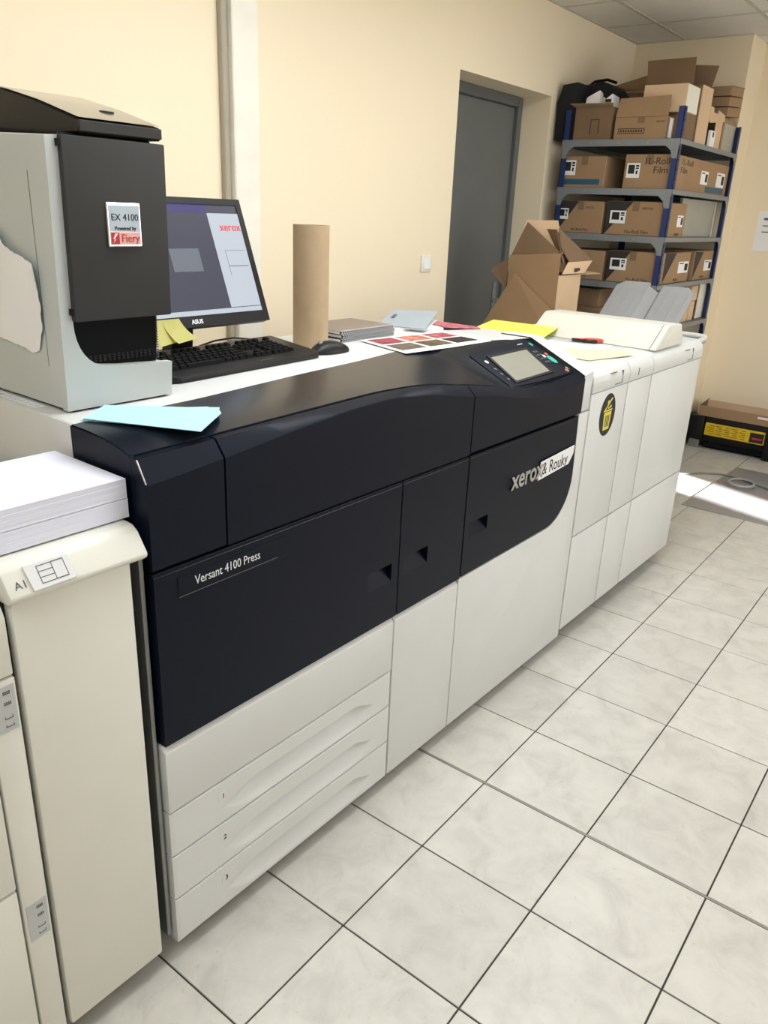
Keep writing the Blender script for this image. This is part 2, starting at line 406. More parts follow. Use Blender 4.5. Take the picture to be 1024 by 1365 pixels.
# navy top cover: grid from the front seam to the back edge
rows = []
N = 60
for i in range(N+1):
    x = -0.296 + (1.435+0.296)*i/N
    yb = smooth_interp(backy, x); zs = smooth_interp(seamz, x)
    r = []
    for k in range(9):
        t = k/8; y = 0.262+(yb-0.262)*t
        e = smooth_interp([(0.5, 2.6), (1.0, 1.05), (1.4, 1.0)], x)
        z = zs+(1.1685-zs)*(1-(1-t)**e)
        m_ = min(1, max(0, (x-0.90)/0.14)); m_ = m_*m_*(3-2*m_)
        z = min(1.1685, z+(1.0600+(y-0.235)*0.4622-z)*m_)
        r.append((x, y, z))
    rows.append([(x, 0.262, zs-0.02)]+r+[(x, yb, 1.160)])
tb = B().grid(rows)
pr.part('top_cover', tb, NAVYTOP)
# white trim on the right of the control panel, sloping the same way
rows = []
for i in range(7):
    x = 1.437+0.066*i/6
    zs = smooth_interp(seamz, x); r = [(x, 0.222, 1.03), (x, 0.222, zs-0.012), (x, 0.245, zs)]
    for k in range(1, 7):
        t = k/6; r.append((x, 0.245+(0.44-0.245)*t, zs+(1.169-zs)*t))
    r += [(x, 0.56, 1.169), (x, 0.56, 1.12)]
    rows.append(r)
rt = B().grid(rows)
rt.poly(rows[-1]+[(1.503, 0.56, 1.03)], [tuple(range(len(rows[-1])+1))])
pr.part('panel_trim', rt, WHITE)
pr.part('top_plate', B().prism([(-0.285, 0.443), (0.0, 0.457), (0.36, 0.503), (0.62, 0.529), (0.83, 0.561), (1.0, 0.567), (1.153, 0.551), (1.25, 0.496), (1.338, 0.467), (1.4365, 0.447), (1.4365, 0.562), (1.499, 0.562), (1.499, 0.978), (-0.285, 0.978)], 2, 1.1645, 1.1655), WHITE, False)

def upper_door(x0, x1, zb, zl=None):
    rows = []; n = max(3, int((x1-x0)/0.03))
    for i in range(n+1):
        x = x0+(x1-x0)*i/n; zs = smooth_interp(seamz, x)-0.003; zlw = smooth_interp(lowz, x)
        rows.append([(x, 0.259, zb), (x, 0.259, zs), (x, 0.243, zs-0.001), (x, YF+0.002, zlw+0.003), (x, YF, zlw), (x, YF, zb+0.004), (x, YF+0.004, zb), (x, 0.259, zb)])
    b = B().grid(rows)
    for r in (rows[0], rows[-1]): b.poly(r[:-1], [tuple(range(7))])
    bmesh.ops.remove_doubles(b.bm, verts=b.bm.verts, dist=1e-5)
    return b
pr.part('upper_door', upper_door(-0.2955, -0.126, 0.938), NAVY)
pr.part('upper_door', upper_door(-0.1215, 0.739, 0.936), NAVY)
pr.part('upper_door', upper_door(0.7435, 1.434, 0.940), NAVY)
pr.part('corner_edge_protector', B().tube([(-0.2952, 0.2428, 1.1440), (-0.2952, 0.2200, 1.1050)], 0.0016, 6), CHROME, label='worn silvery corner edge')

def front_panel(x0, x1, z0, z1, hole=None, y=YF, th=0.04, bev=0.004):
    if not hole: return B().box(x0, x1, y, y+th, z0, z1).bevel(bev, 2)
    a, b_, c, d = hole
    o = B()
    # front face with a hole, pocket walls, slanted lower lip
    X = [x0, a, b_, x1]; Z = [z0, c, d, z1]
    vs = {(i, k): o.bm.verts.new((X[i], y, Z[k])) for i in range(4) for k in range(4)}
    for i in range(3):
        for k in range(3):
            if i == 1 and k == 1: continue
            o.bm.faces.new((vs[i, k], vs[i+1, k], vs[i+1, k+1], vs[i, k+1]))
    pk = [o.bm.verts.new(p) for p in ((a, y+0.024, c+(d-c)*0.72), (b_, y+0.024, c+(d-c)*0.72), (b_, y+0.030, d), (a, y+0.030, d))]
    q = [vs[1, 1], vs[2, 1], vs[2, 2], vs[1, 2]]
    for i in range(4): o.bm.faces.new((q[i], q[(i+1) % 4], pk[(i+1) % 4], pk[i]))
    o.bm.faces.new(pk)
    bk = [o.bm.verts.new(p) for p in ((x0, y+th, z0), (x1, y+th, z0), (x1, y+th, z1), (x0, y+th, z1))]
    o.bm.faces.new(bk)
    o.bm.faces.new([vs[i, 0] for i in range(4)]+[bk[1], bk[0]]); o.bm.faces.new([vs[i, 3] for i in range(4)]+[bk[2], bk[3]])
    o.bm.faces.new([vs[0, k] for k in range(4)]+[bk[3], bk[0]]); o.bm.faces.new([vs[3, k] for k in range(4)]+[bk[2], bk[1]])
    return o
pl = pr.part('lower_door', front_panel(-0.2955, 0.4355, 0.5615, 0.9325, (0.315, 0.408, 0.672, 0.722)), NAVY)
pm = pr.part('lower_door', front_panel(0.440, 0.7385, 0.5615, 0.9325, (0.458, 0.565, 0.672, 0.722)), NAVY)
# right lower door with the big rounded corner
arc = [(1.43-0.16+0.16*math.sin(t), 0.72-0.155*math.cos(t)) for t in [k*math.pi/2/10 for k in range(11)]]
ro = front_panel(0.7445, 1.20, 0.565, 0.9325, (0.768, 0.870, 0.682, 0.728))
pd = pr.part('lower_door', ro, NAVY)
rd2 = B().prism([(1.20, 0.565)]+arc+[(1.418, 0.9325), (1.20, 0.9325)], 1, YF, YF+0.04)
pr.part('lower_door', rd2, NAVY, label='rounded end of the right navy door')
for d_, x0, x1 in ((pl, -0.2955, 0.4355), (pm, 0.44, 0.7385), (pd, 0.7445, 1.418)):
    pr.part('door_edge', B().hexa([(x0, YF-.0004, .926), (x1, YF-.0004, .926), (x1, YF+.03, .926), (x0, YF+.03, .926), (x0, YF+.003, .9330), (x1, YF+.003, .9330), (x1, YF+.03, .9330), (x0, YF+.03, .9330)]), NAVYTOP, parent=d_)
pr.part('name_plate', B().box(-0.245, 0.035, YF-0.0012, YF, 0.868, 0.912).bevel(0.0005, 1), NAVY, parent=pl)
pr.part('lettering', text_b('Versant 4100 Press', 0.0265, (-0.206, YF-0.0014, 0.885), XP, ZP, sx=0.80), TXTW, False, parent=pl, label='white model name lettering')
pr.part('underline', B().box(-0.243, 0.008, YF-0.0016, YF-0.001, 0.8705, 0.8718), TXTG, False, parent=pl)
pr.part('lettering', text_b('xerox', 0.088, (0.985, YF-0.004, 0.776), XP, ZP, 0.008, bold=0.002, sx=0.92), CHROME, False, parent=pd, label='chrome maker lettering')

# white lower fascia
def scoop_drawer(x0, x1, z0, z1):
    """drawer front with a long lens-shaped finger scoop"""
    b = B(); nx, nz = 110, 48; rows = []
    gx0, gx1 = x0+0.132, x1-0.072; zc = z0+(z1-z0)*0.36
    for i in range(nx+1):
        x = x0+(x1-x0)*i/nx; col = []
        for k in range(nz+1):
            z = z0+(z1-z0)*k/nz
            d = 0.0
            if gx0 < x < gx1:
                u = (x-gx0)/(gx1-gx0); env = min(1, u/0.22)*min(1, (1-u)/0.16); env = env*env*(3-2*env)
                hi = zc+0.030*env**0.5*(0.55+0.45*env); lo = zc-0.040*env**0.5
                if lo < z < hi and env > 0:
                    t = (z-lo)/(hi-lo)
                    t = min(1.0, max(0.0, t)); tt = t/0.86; d = 0.030*env*(tt*tt*(3-2*tt) if t < 0.86 else (1-t)/0.14)
            e = 0.0
            if k == 0 or k == nz or i == 0 or i == nx: e = 0.003
            col.append((x, YF+d+e, z))
        rows.append(col)
    b.grid(rows)
    b.poly([(x0, YF+.003, z0), (x1, YF+.003, z0), (x1, YF+.003, z1), (x0, YF+.003, z1), (x0, YF+.044, z0), (x1, YF+.044, z0), (x1, YF+.044, z1), (x0, YF+.044, z1)],
           [(0, 4, 7, 3), (1, 2, 6, 5), (0, 1, 5, 4), (3, 7, 6, 2), (4, 5, 6, 7)])
    return b
def ledge_panel(x0, x1, z0, z1, y=YF):
    return B().prism([(y+.04, z0), (y, z0), (y, z1-0.014), (y+0.013, z1), (y+.04, z1)], 0, x0, x1).bevel(0.003, 2)
pr.part('fixed_panel', ledge_panel(-0.2975, 0.4295, 0.3965, 0.5580), WHITE)
for k, (z0, z1) in enumerate(((0.2835, 0.3930), (0.1655, 0.2800), (0.048, 0.1620))):
    dr = pr.part('drawer', scoop_drawer(-0.2975, 0.4295, z0, z1), WHITE)
    pr.part('number_tag', B().box(-0.172, -0.098, YF-0.0006, YF, z1-0.047, z1-0.027), mat('tag_grey', (214, 214, 212), 0.5) if k == 0 else bpy.data.materials['tag_grey'], False, parent=dr)
    pr.part('lettering', text_b(str(k+1), 0.019, (-0.164, YF-0.0008, z1-0.044), XP, ZP), BLKINK, False, parent=dr)
pr.part('bottom_strip', B().box(-0.2975, 0.4295, YF+0.003, YF+0.03, 0.042, 0.0465), WHITE, False)
pr.part('middle_panel', ledge_panel(0.4335, 0.7340, 0.044, 0.558), WHITE)
big = [(0.7380, 0.044), (1.498, 0.044), (1.498, 0.938), (1.424, 0.938), (1.436, 0.72)]
big += [(1.436-0.166+0.166*math.sin(t), 0.72-0.161*math.cos(t)) for t in [math.pi/2-k*math.pi/2/10 for k in range(1, 11)]]
big += [(1.27, 0.5595), (0.738, 0.5595)]
pr.part('right_panel', B().prism(big, 1, YF+0.001, YF+0.045).bevel(0.003, 2, 0.7), WHITE)
pr.part('upper_pillar', B().box(1.438, 1.499, YF+0.002, YF+0.045, 0.943, 1.045).bevel(0.003, 2), WHITE)
# feet / castors
for x, y in ((-0.25, 0.30), (0.875, 0.268), (1.28, 0.262), (0.1, 0.75), (1.3, 0.75)):
    c = B().cyl((x-0.012, y, 0.0235), 0.023, 0.024, 0, 20)
    pr.part('castor', c.box(x-0.018, x+0.018, y-0.012, y+0.03, 0.030, 0.071), BLACKM)

# control panel: on the slanted plane (y .235,z 1.062)->(y .46,z 1.166)
u_ = Vector((0, 0.225, 0.104)).normalized(); n_ = Vector((0, -0.104, 0.225)).normalized()
def cp(x, y, h=0.0): return tuple(Vector((x, y, 1.062+(y-0.235)*0.4622))+n_*(h-0.0055))
cpan = pr.part('control_panel', B().sheet([cp(1.03, 0.268, .004), cp(1.20, 0.262, .004), cp(1.432, 0.262, .004), cp(1.432, 0.44, .004), cp(1.35, 0.447, .004), cp(1.03, 0.43, .004)], 0.004, n_).bevel(0.002, 1), NAVY)
pr.part('touch_screen', B().sheet([cp(1.078, 0.284, .008), cp(1.306, 0.288, .008), cp(1.338, 0.402, .008), cp(1.104, 0.400, .008)], 0.0016, n_), SCREEN, False, parent=cpan)
bz = B()
Q = [cp(1.066, 0.277, .008), cp(1.318, 0.281, .008), cp(1.352, 0.410, .008), cp(1.094, 0.408, .008)]; Pq = [cp(1.079, 0.285, .008), cp(1.305, 0.289, .008), cp(1.337, 0.401, .008), cp(1.105, 0.399, .008)]
for i in range(4): bz.sheet([Q[i], Q[(i+1) % 4], Pq[(i+1) % 4], Pq[i]], 0.003, n_)
pr.part('screen_bezel', bz, BLACK, False, parent=cpan)
def button(x, y, rx, ry, m, h=0.0095, name='button'):
    pts = [cp(x+rx*math.cos(t), y+ry*math.sin(t), .0075) for t in [2*math.pi*k/14 for k in range(14)]]
    pr.part(name, B().sheet(pts, h-.0075, n_), m, False, parent=cpan)
button(1.404, 0.335, .014, .021, GREEN); button(1.402, 0.420, .007, .009, GREEN); button(1.385, 0.356, .007, .007, TXTW)
button(1.402, 0.275, .010, .007, REDB); button(1.418, 0.284, .006, .006, GREEN); button(1.412, 0.364, .008, .006, REDB)
button(1.062, 0.385, .007, .007, TXTW)
for y in (0.350, 0.325, 0.300): button(1.058, y, .006, .005, TXTG)
for r in range(4):
    for c_ in range(3): button(1.345+0.008*(r < 2)+c_*0.017, 0.330+r*0.018, .005, .005, TXTG)
for k_ in range(3): button(1.330+k_*0.012, 0.430, .004, .0015, TXTW, name='mark')

# strip label beside the chrome lettering
lb = Thing('paper_label', 'white paper strip with handwriting stuck on the right navy door', 'label', (1.29, YF-0.006, 0.77))
lb.part('strip', B().prism([(1.158, 0.765), (1.372, 0.775), (1.402, 0.808), (1.404, 0.836), (1.168, 0.826)], 1, YF-0.0065, YF-0.0052), PAPER, False)
lb.part('lettering', text_b('& Rouky', 0.060, (1.180, YF-0.0068, 0.779), XP, (0.0, 0, 1), sx=0.86), BLKINK, False)

# joint filler between press and left feeder
solo('joint_plate', B().box(-0.311, -0.302, 0.235, 0.80, 0.06, 0.975).bevel(0.002, 1), GREYM, 'narrow grey metal joint plate between the feeder and the navy press', 'plate', (-0.316, 0.5, 0.06))

# ================================================================== LEFT FEEDERS
fd = Thing('paper_feeder', 'cream paper feeder cabinet with flap marked A1 under the paper reams', 'paper feeder', (-0.44, 0.6, 0))
fd.part('cabinet', B().box(-0.553, -0.336, 0.245, 0.95, 0.06, 0.98).bevel(0.003, 1), GAP)
fd.part('front_door', B().box(-0.551, -0.338, YF, 0.245, 0.052, 0.985).bevel(0.006, 2), CREAM)
lipf = [(0.245, 0.972), (YF-0.002, 0.974), (YF-0.013, 0.981), (YF-0.016, 0.988), (YF+0.010, 1.024), (0.243, 1.033), (0.30, 1.036), (0.95, 1.036), (0.95, 0.972)]
lp = fd.part('top_cover', B().prism(lipf, 0, -0.556, -0.312).bevel(0.004, 2, 0.25), CREAM)
# sloping flap outline follows (y .198,z 1.0)->(y .212,z 1.024)
def fp(x, t, h=0.0):
    a = Vector((x, YF-0.0155, 0.9885)); b_ = Vector((x, YF+0.010, 1.024)); d = (b_-a)
    nn = Vector((0, -d.z, d.y)).normalized()
    return tuple(a+d*t+nn*h)
wr_n = Vector(fp(0, 0, 1))-Vector(fp(0, 0, 0))
fd.part('mark_plate', B().sheet([fp(-0.5195, 0.02, .0005), fp(-0.450, 0.04, .0005), fp(-0.4455, 0.14, .0005), fp(-0.4475, 0.95, .0005), fp(-0.453, 1.02, .0005), fp(-0.5225, 1.02, .0005)], 0.0035, wr_n).bevel(0.001, 1), WHITE, parent=lp)
ln = B()
def fl(x0, x1, t0, t1): ln.sheet([fp(x0, t0, .0042), fp(x1, t0, .0042), fp(x1, t1, .0042), fp(x0, t1, .0042)], 0.0003, wr_n)
for t in (0.2, 0.42, 0.64, 0.86): fl(-0.503, -0.478, t, t+0.03)
for t in (0.2, 0.86): fl(-0.478, -0.458, t, t+0.04)
for x in (-0.503, -0.479, -0.459): fl(x, x+0.001, 0.2, 0.89)
fd.part('diagram', ln, TXTG, False, parent=lp)
fd.part('lettering', text_b('A1', 0.018, fp(-0.5435, 0.28, .0008), XP, Vector(fp(0, 1))-Vector(fp(0, 0))), TXTG, False, parent=lp)
for x in (-0.53, -0.36):
    for y in (0.30, 0.85): fd.part('foot', B().cyl((x, y, 0.0), 0.018, 0.061, 2, 16), BLACKM)

fe = Thing('high_capacity_feeder', 'cream high capacity feeder with two drawers at the left picture edge', 'paper feeder', (-0.85, 0.6, 0))
fe.part('cabinet', B().box(-1.10, -0.5575, 0.245, 0.95, 0.06, 0.98).bevel(0.003, 1), GAP)
fe.part('column', B().box(-0.606, -0.5595, YF, 0.245, 0.052, 0.852).bevel(0.004, 2), CREAM)
fe.part('drawer_front', B().box(-1.10, -0.6095, YF, 0.245, 0.052, 0.4435).bevel(0.004, 2), CREAM)
fe.part('drawer_front', B().box(-1.10, -0.6095, YF, 0.245, 0.4475, 0.852).bevel(0.004, 2), CREAM)
fe.part('top_panel', B().prism([(0.245, 0.8555), (YF, 0.8555), (YF, 0.955), (YF+0.01, 0.975), (0.26, 0.99), (0.95, 0.992), (0.95, 0.97), (0.245, 0.97)], 0, -1.10, -0.5605).bevel(0.004, 2, 0.25), CREAM)
for z1 in (0.843, 0.400):
    z0 = z1-0.083
    ip = fe.part('indicator_panel', B().box(-0.601, -0.564, YF-0.0015, YF, z0, z1).bevel(0.0006, 1), mat('indicator_grey', (186, 188, 188), 0.5) if z1 > 0.8 else bpy.data.materials['indicator_grey'])
    mk = B()
    for k, zz in enumerate((0.85, 0.62, 0.32, 0.14)):
        z = z0+zz*0.083
        if k < 2:
            for q in range(4): mk.box(-0.583+q*0.003, -0.5812+q*0.003, YF-0.0022, YF-0.0014, z-0.003, z+0.003)
        else:
            mk.box(-0.585, -0.572, YF-0.0022, YF-0.0014, z-0.003, z-0.0018); mk.box(-0.585, -0.584, YF-0.0022, YF-0.0014, z-0.003, z+0.002); mk.box(-0.573, -0.572, YF-0.0022, YF-0.0014, z-0.003, z+0.002)
    fe.part('marks', mk, TXTG, False, parent=ip)
for x in (-1.05, -0.60):
    for y in (0.30, 0.85): fe.part('foot', B().cyl((x, y, 0.0), 0.018, 0.061, 2, 16), BLACKM)

# two reams of paper on the feeder, lower one sticks out a little
for k, (z0, z1, dx) in enumerate(((1.0375, 1.0725, 0.0), (1.0735, 1.109, 0.001))):
    b = B()
    rr = random.Random(k)
    n = 14; outline = None
    for q in range(n):
        a, c_ = z0+(z1-z0)*q/n, z0+(z1-z0)*(q+1)/n
        j = rr.uniform(-0.0003, 0.0003)
        b.box(-0.755+j, -0.3045-dx+j, 0.264+j, 0.492+j, a, c_)
    solo('paper_ream', b, REAMP, ('lower ream of lilac white paper lying on the cream feeder', 'upper ream of lilac white paper stacked on another ream')[k], 'paper', (-0.53, 0.38, z0), group='reams of paper on the feeder', smooth=False)

# ================================================================== FINISHING LINE (right of the press)
def lip_profile():
    return [(0.30, 0.994), (YF+0.002, 0.994), (YF-0.002, 0.998), (YF-0.003, 1.030), (YF+0.002, 1.050), (YF+0.014, 1.066), (YF+0.032, 1.074), (0.30, 1.0775), (0.95, 1.0775), (0.95, 1.05), (0.30, 1.05)]
def module(name, label, cat, x0, x1, back=0.95, xm=None):
    t = Thing(name, label, cat, ((x0+x1)/2, 0.6, 0))
    t.part('cabinet', B().box(x0+0.002, x1-0.002, 0.245, back, 0.07, 1.05), GAP, False)
    t.part('upper_door', B().box(x0+0.0015, x1-0.0015, YF, 0.246, 0.4605, 0.993).bevel(0.003, 2), WHITE)
    t.part('lower_door', B().box(x0+0.0015, x1-0.0015, YF, 0.246, 0.068, 0.4555).bevel(0.003, 2), WHITE)
    t.part('top_cover', B().prism(lip_profile(), 0, x0+0.0015, x1-0.0015).bevel(0.002, 1, 0.25), WHITE)
    for x in (x0+0.04, x1-0.03):
        t.part('foot', B().cyl((x, 0.29, 0.0), 0.02, 0.012, 2, 16).cyl((x, 0.29, 0.012), 0.007, 0.06, 2, 10), GREYM)
        t.part('foot', B().cyl((x, 0.85, 0.0), 0.02, 0.012, 2, 16).cyl((x, 0.85, 0.012), 0.007, 0.06, 2, 10), GREYM)
    return t
m1 = module('interface_module', 'white module beside the press with round black bin sticker', 'printer module', 1.505, 1.822)
m2 = module('inserter_module', 'narrow white module marked 1 between two wider white modules', 'printer module', 1.825, 2.061)
m3 = module('finisher', 'wide white finisher at the far right end with grey output tray', 'printer module', 2.064, 2.655)
m3.part('end_panel', B().box(2.650, 2.658, YF+0.01, 0.95, 0.068, 1.05).bevel(0.002, 1), WHITE)
# label outlines on the lips
def lipmark(t, x0, x1):
    b = B()
    for (a, c_, z0, z1) in ((x0, x0+0.05, 1.0490, 1.0505), (x1-0.06, x1, 1.004, 1.0055), (x1-0.002, x1, 1.004, 1.05)): b.box(a, c_, YF-0.0042, YF+0.004, z0, z1)
    t.part('label_outline', b, TXTG, False)
lipmark(m1, 1.645, 1.752); lipmark(m3, 2.42, 2.52)
m2.part('lettering', text_b('1', 0.040, (1.895, YF-0.0036, 1.012), XP, ZP, bold=0.0004), BLKINK, False)
# round bin sticker
st = Thing('bin_sticker', 'round black sticker with yellow waste bin pictogram on white module', 'sticker', (1.664, YF-0.001, 0.896))
cx, cz = 1.664, 0.897
st.part('disc', B().prism([(cx+0.066*math.cos(t), cz+0.079*math.sin(t)) for t in [2*math.pi*k/40 for k in range(40)]], 1, YF-0.0012, YF-0.0002), BLKINK, False)
bn = B().prism([(cx-0.026, cz-0.056), (cx+0.024, cz-0.056), (cx+0.032, cz+0.010), (cx-0.032, cz+0.010)], 1, YF-0.0020, YF-0.0013)
bn.prism([(cx-0.036, cz+0.013), (cx+0.036, cz+0.013), (cx+0.036, cz+0.019), (cx-0.036, cz+0.019)], 1, YF-0.0020, YF-0.0013)
bn.sheet([(cx-0.036, YF-0.0014, cz+0.018), (cx-0.028, YF-0.0014, cz+0.016), (cx+0.032, YF-0.0014, cz+0.058), (cx+0.022, YF-0.0014, cz+0.062)], 0.0006, (0, -1, 0))
bn.prism([(cx-0.004+0.008*math.cos(t), cz+0.046+0.009*math.sin(t)) for t in [2*math.pi*k/10 for k in range(10)]], 1, YF-0.0020, YF-0.0013)
bn.box(cx+0.012, cx+0.026, YF-0.002, YF-0.0013, cz+0.024, cz+0.033).box(cx-0.002, cx+0.008, YF-0.002, YF-0.0013, cz+0.022, cz+0.029)
st.part('bin_pictogram', bn, BINY, False)
br_ = B()
for k in (-1, 0, 1): br_.box(cx+k*0.013-0.003, cx+k*0.013+0.003, YF-0.0025, YF-0.0020, cz-0.045, cz-0.002)
st.part('bin_slot', br_, BLKINK, False)

# inserter wedge on the finisher
wd = Thing('document_inserter', 'long ivory wedge cover lying across the finisher top before the grey tray', 'printer cover', (2.26, 0.5, 1.078))
wp = [(2.10, 1.0785), (2.10, 1.084), (2.215, 1.163), (2.232, 1.168), (2.36, 1.166), (2.372, 1.160), (2.415, 1.0785)]
wd.part('cover', B().prism(wp, 1, 0.262, 0.80).bevel(0.002, 1, 0.25), WEDGE)
wd.part('end_cap', B().prism(wp, 1, 0.236, 0.2595).bevel(0.003, 2, 0.25), WEDGE)
wd.part('end_groove', B().sheet([(2.135, 0.2345, 1.084), (2.142, 0.2345, 1.084), (2.243, 0.2345, 1.160), (2.236, 0.2345, 1.160)], 0.0014, (0, -1, 0)), WHITE, False)
m3.part('tray_base', B().box(2.418, 2.60, 0.30, 0.86, 1.0775, 1.098).bevel(0.004, 2), WHITE)
m3.part('tray_base', B().box(2.418, 2.50, 0.27, 0.30, 1.0775, 1.088).bevel(0.002, 1), WHITE)
# grey output tray: two ribbed wings either side of a valley
ot = Thing('output_tray', 'grey ribbed two-winged paper output tray rising behind the ivory cover', 'paper tray', (2.66, 0.63, 0.86))
def tz(x): return 1.263+(x-3.10)*0.80
TX0 = 2.69
def wing(y0, y1, x1, notch):
    top = [(TX0, y0), (x1-0.03, y0), (x1, y0+0.04 if not notch else y0), (x1, y1-0.04 if notch else y1), (x1-0.03 if notch else x1, y1), (TX0, y1)]
    b = B(); k = len(top)
    b.poly([(x, y, tz(x)-0.014) for x, y in top]+[(x, y, tz(x)) for x, y in top], [tuple(range(k))[::-1], tuple(range(k, 2*k))]+[(i, (i+1) % k, k+(i+1) % k, k+i) for i in range(k)])
    return b.bevel(0.003, 1)
wr_ = ot.part('wing', wing(0.428, 0.600, 3.095, False), TRAYG)
wl_ = ot.part('wing', wing(0.668, 0.842, 3.105, True), TRAYG)
def strip(y0, h0, y1, h1, x1):
    return B().hexa([(TX0, y0, tz(TX0)+h0-.012), (x1, y0, tz(x1)+h0-.012), (x1, y1, tz(x1)+h1-.012), (TX0, y1, tz(TX0)+h1-.012), (TX0, y0, tz(TX0)+h0), (x1, y0, tz(x1)+h0), (x1, y1, tz(x1)+h1), (TX0, y1, tz(TX0)+h1)])
ot.part('valley', strip(0.600, -.001, 0.618, -.030, 3.085), TRAYG, False)
ot.part('valley', strip(0.618, -.030, 0.668, -.001, 3.085), TRAYG, False)
for par, ys in ((wr_, (0.455, 0.505, 0.56)), (wl_, (0.705, 0.755, 0.805))):
    for y in ys:
        a, c_ = 2.72, 3.065 if y == ys[2] else 3.04
        par_b = B().hexa([(a, y-.005, tz(a)-.002), (c_, y-.005, tz(c_)-.002), (c_, y+.005, tz(c_)-.002), (a, y+.005, tz(a)-.002), (a, y-.002, tz(a)+.006), (c_, y-.002, tz(c_)+.004), (c_, y+.002, tz(c_)+.004), (a, y+.002, tz(a)+.006)])
        ot.part('rib', par_b, TRAYG, parent=par)
ot.part('bracket', B().box(2.660, 2.70, 0.46, 0.80, 0.86, 0.95), TRAYG)
lt = Thing('lower_output_tray', 'small grey tray with rounded rim at the finisher end below the big tray', 'paper tray', (2.75, 0.42, 1.06))
lt.part('plate', B().prism([(2.662, 0.26), (2.82, 0.26), (2.86, 0.30), (2.86, 0.41), (2.662, 0.41)], 2, 1.035, 1.05).bevel(0.003, 1), TRAYG)
lt.part('rim', B().tube([(2.675, 0.262, 1.052), (2.80, 0.262, 1.060), (2.845, 0.275, 1.062), (2.857, 0.32, 1.062), (2.857, 0.40, 1.062)], 0.012), WHITE)
lt.part('bracket', B().box(2.6595, 2.70, 0.30, 0.40, 0.98, 1.035), TRAYG)

# ================================================================== THINGS ON THE FINISHING LINE
def on_plane(pts, z, t): return B().prism(pts, 2, z, z+t)
solo('paper_sheet', on_plane([(1.60, 0.50), (1.97, 0.38), (2.085, 0.41), (2.09, 0.70), (1.80, 0.85)], 1.0785, 0.0012), PAPER, 'white sheet of paper under the scissors on the white module', 'paper', (1.85, 0.55, 1.0785), smooth=False)
solo('paper_sheet', on_plane([(1.66, 0.315), (1.665, 0.50), (1.86, 0.49), (1.985, 0.285), (1.90, 0.255)], 1.0800, 0.002), CREAMP, 'cream sheet of paper on the module nearest the control panel', 'paper', (1.8, 0.37, 1.08), smooth=False)
solo('paper_sheet', B().sheet([(1.70, 0.93, 1.0865), (1.72, 0.59, 1.0865), (2.136, 0.684, 1.1135), (2.120, 1.002, 1.1135)], 0.0015), YELP, 'bright yellow paper sheet against the ivory cover behind the press', 'paper', (1.9, 0.8, 1.0865), smooth=False)
# scissors
sc = Thing('scissors', 'open-bladed scissors with black and red handles on a white sheet', 'scissors', (2.02, 0.56, 1.08))
zz = 1.0805
sc.part('blade', B().sheet([(1.965, 0.735, zz+.004), (2.022, 0.560, zz+.004), (2.036, 0.565, zz+.004)], 0.002, (0, 0, 1)), CHROME, False)
sc.part('blade', B().sheet([(1.975, 0.738, zz+.007), (2.018, 0.556, zz+.007), (2.032, 0.561, zz+.007)], 0.002, (0, 0, 1)), CHROME, False)
def loop(cx, cy, rx, ry, a, z, r): 
    P_ = []
    for k in range(18):
        t = 2*math.pi*k/18; x, y = rx*math.cos(t), ry*math.sin(t)
        P_.append((cx+x*math.cos(a)-y*math.sin(a), cy+x*math.sin(a)+y*math.cos(a), z))
    return P_
aa = math.atan2(-0.15, 0.075)
sc.part('handle', B().tube(loop(2.045, 0.495, 0.030, 0.013, aa, zz+.009, .006), .006, closed=True).tube([(2.024, .562, zz+.009), (2.032, .525, zz+.009)], .007), BLACK)
sc.part('handle', B().tube(loop(2.078, 0.492, 0.036, 0.014, aa+0.12, zz+.010, .006), .007, closed=True).tube([(2.030, .562, zz+.010), (2.055, .525, zz+.010)], .006), RED, label='red handle')
sc.part('screw', B().cyl((2.026, 0.560, zz+.009), 0.005, 0.005, 2, 12), CHROME)

# ================================================================== THINGS ON THE PRESS TOP
ZT = 1.1658
# server tower
sv = Thing('server_tower', 'tall black server tower in a pale grey cradle on the press top', 'computer', (-0.13, 0.75, ZT))
sv.part('shell_side', B().prism([(0.524, ZT+.006), (0.506, 1.657), (0.66, 1.663), (1.02, 1.665), (1.02, ZT+.006)], 0, -0.252, -0.243).bevel(0.002, 1), SHELLW)
# front cradle: strip at the left, quarter curve, low sill
cr = [(-0.2525, ZT+.004), (-0.010, ZT+.004), (-0.006, 1.240), (-0.13, 1.247), (-0.165, 1.251)]
for k in range(9):
    t = k/8*math.pi/2; cr.append((-0.165-0.062*math.sin(t), 1.335-0.084*math.cos(t)))
cr += [(-0.2265, 1.45), (-0.2265, 1.6585), (-0.2425, 1.6575), (-0.2525, 1.655)]
bmc = B(); k = len(cr)
yf = lambda z: 0.522-0.016*(z-1.17)/0.49
bmc.poly([(x, yf(z), z) for x, z in cr]+[(x, yf(z)+0.018, z) for x, z in cr], [tuple(range(k))[::-1], tuple(range(k, 2*k))]+[(i, (i+1) % k, k+(i+1) % k, k+i) for i in range(k)])
sv.part('shell_front', bmc, SHELLW)
sv.part('shell_base', B().box(-0.243, -0.012, 0.545, 1.02, ZT+.004, 1.238).bevel(0.002, 1), SHELLW)
sv.part('foot', B().box(-0.238, -0.02, 0.53, 1.0, ZT, ZT+.004), BLACKM, False)
sv.part('seam_line', B().box(-0.2526, -0.2519, 0.575, 0.5762, 1.25, 1.6), TXTG, False)
core = sv.part('core', B().prism([(0.540, 1.2385), (0.530, 1.30), (0.515, 1.664), (1.0, 1.69), (1.0, 1.2385)], 0, -0.226, -0.030).bevel(0.003, 1), BLACKM)
vt = B()
for zq in range(14):
    for xq in range(16):
        vt.box(-0.20+xq*0.0105, -0.194+xq*0.0105, 0.5350, 0.5410, 1.255+zq*0.005, 1.258+zq*0.005)
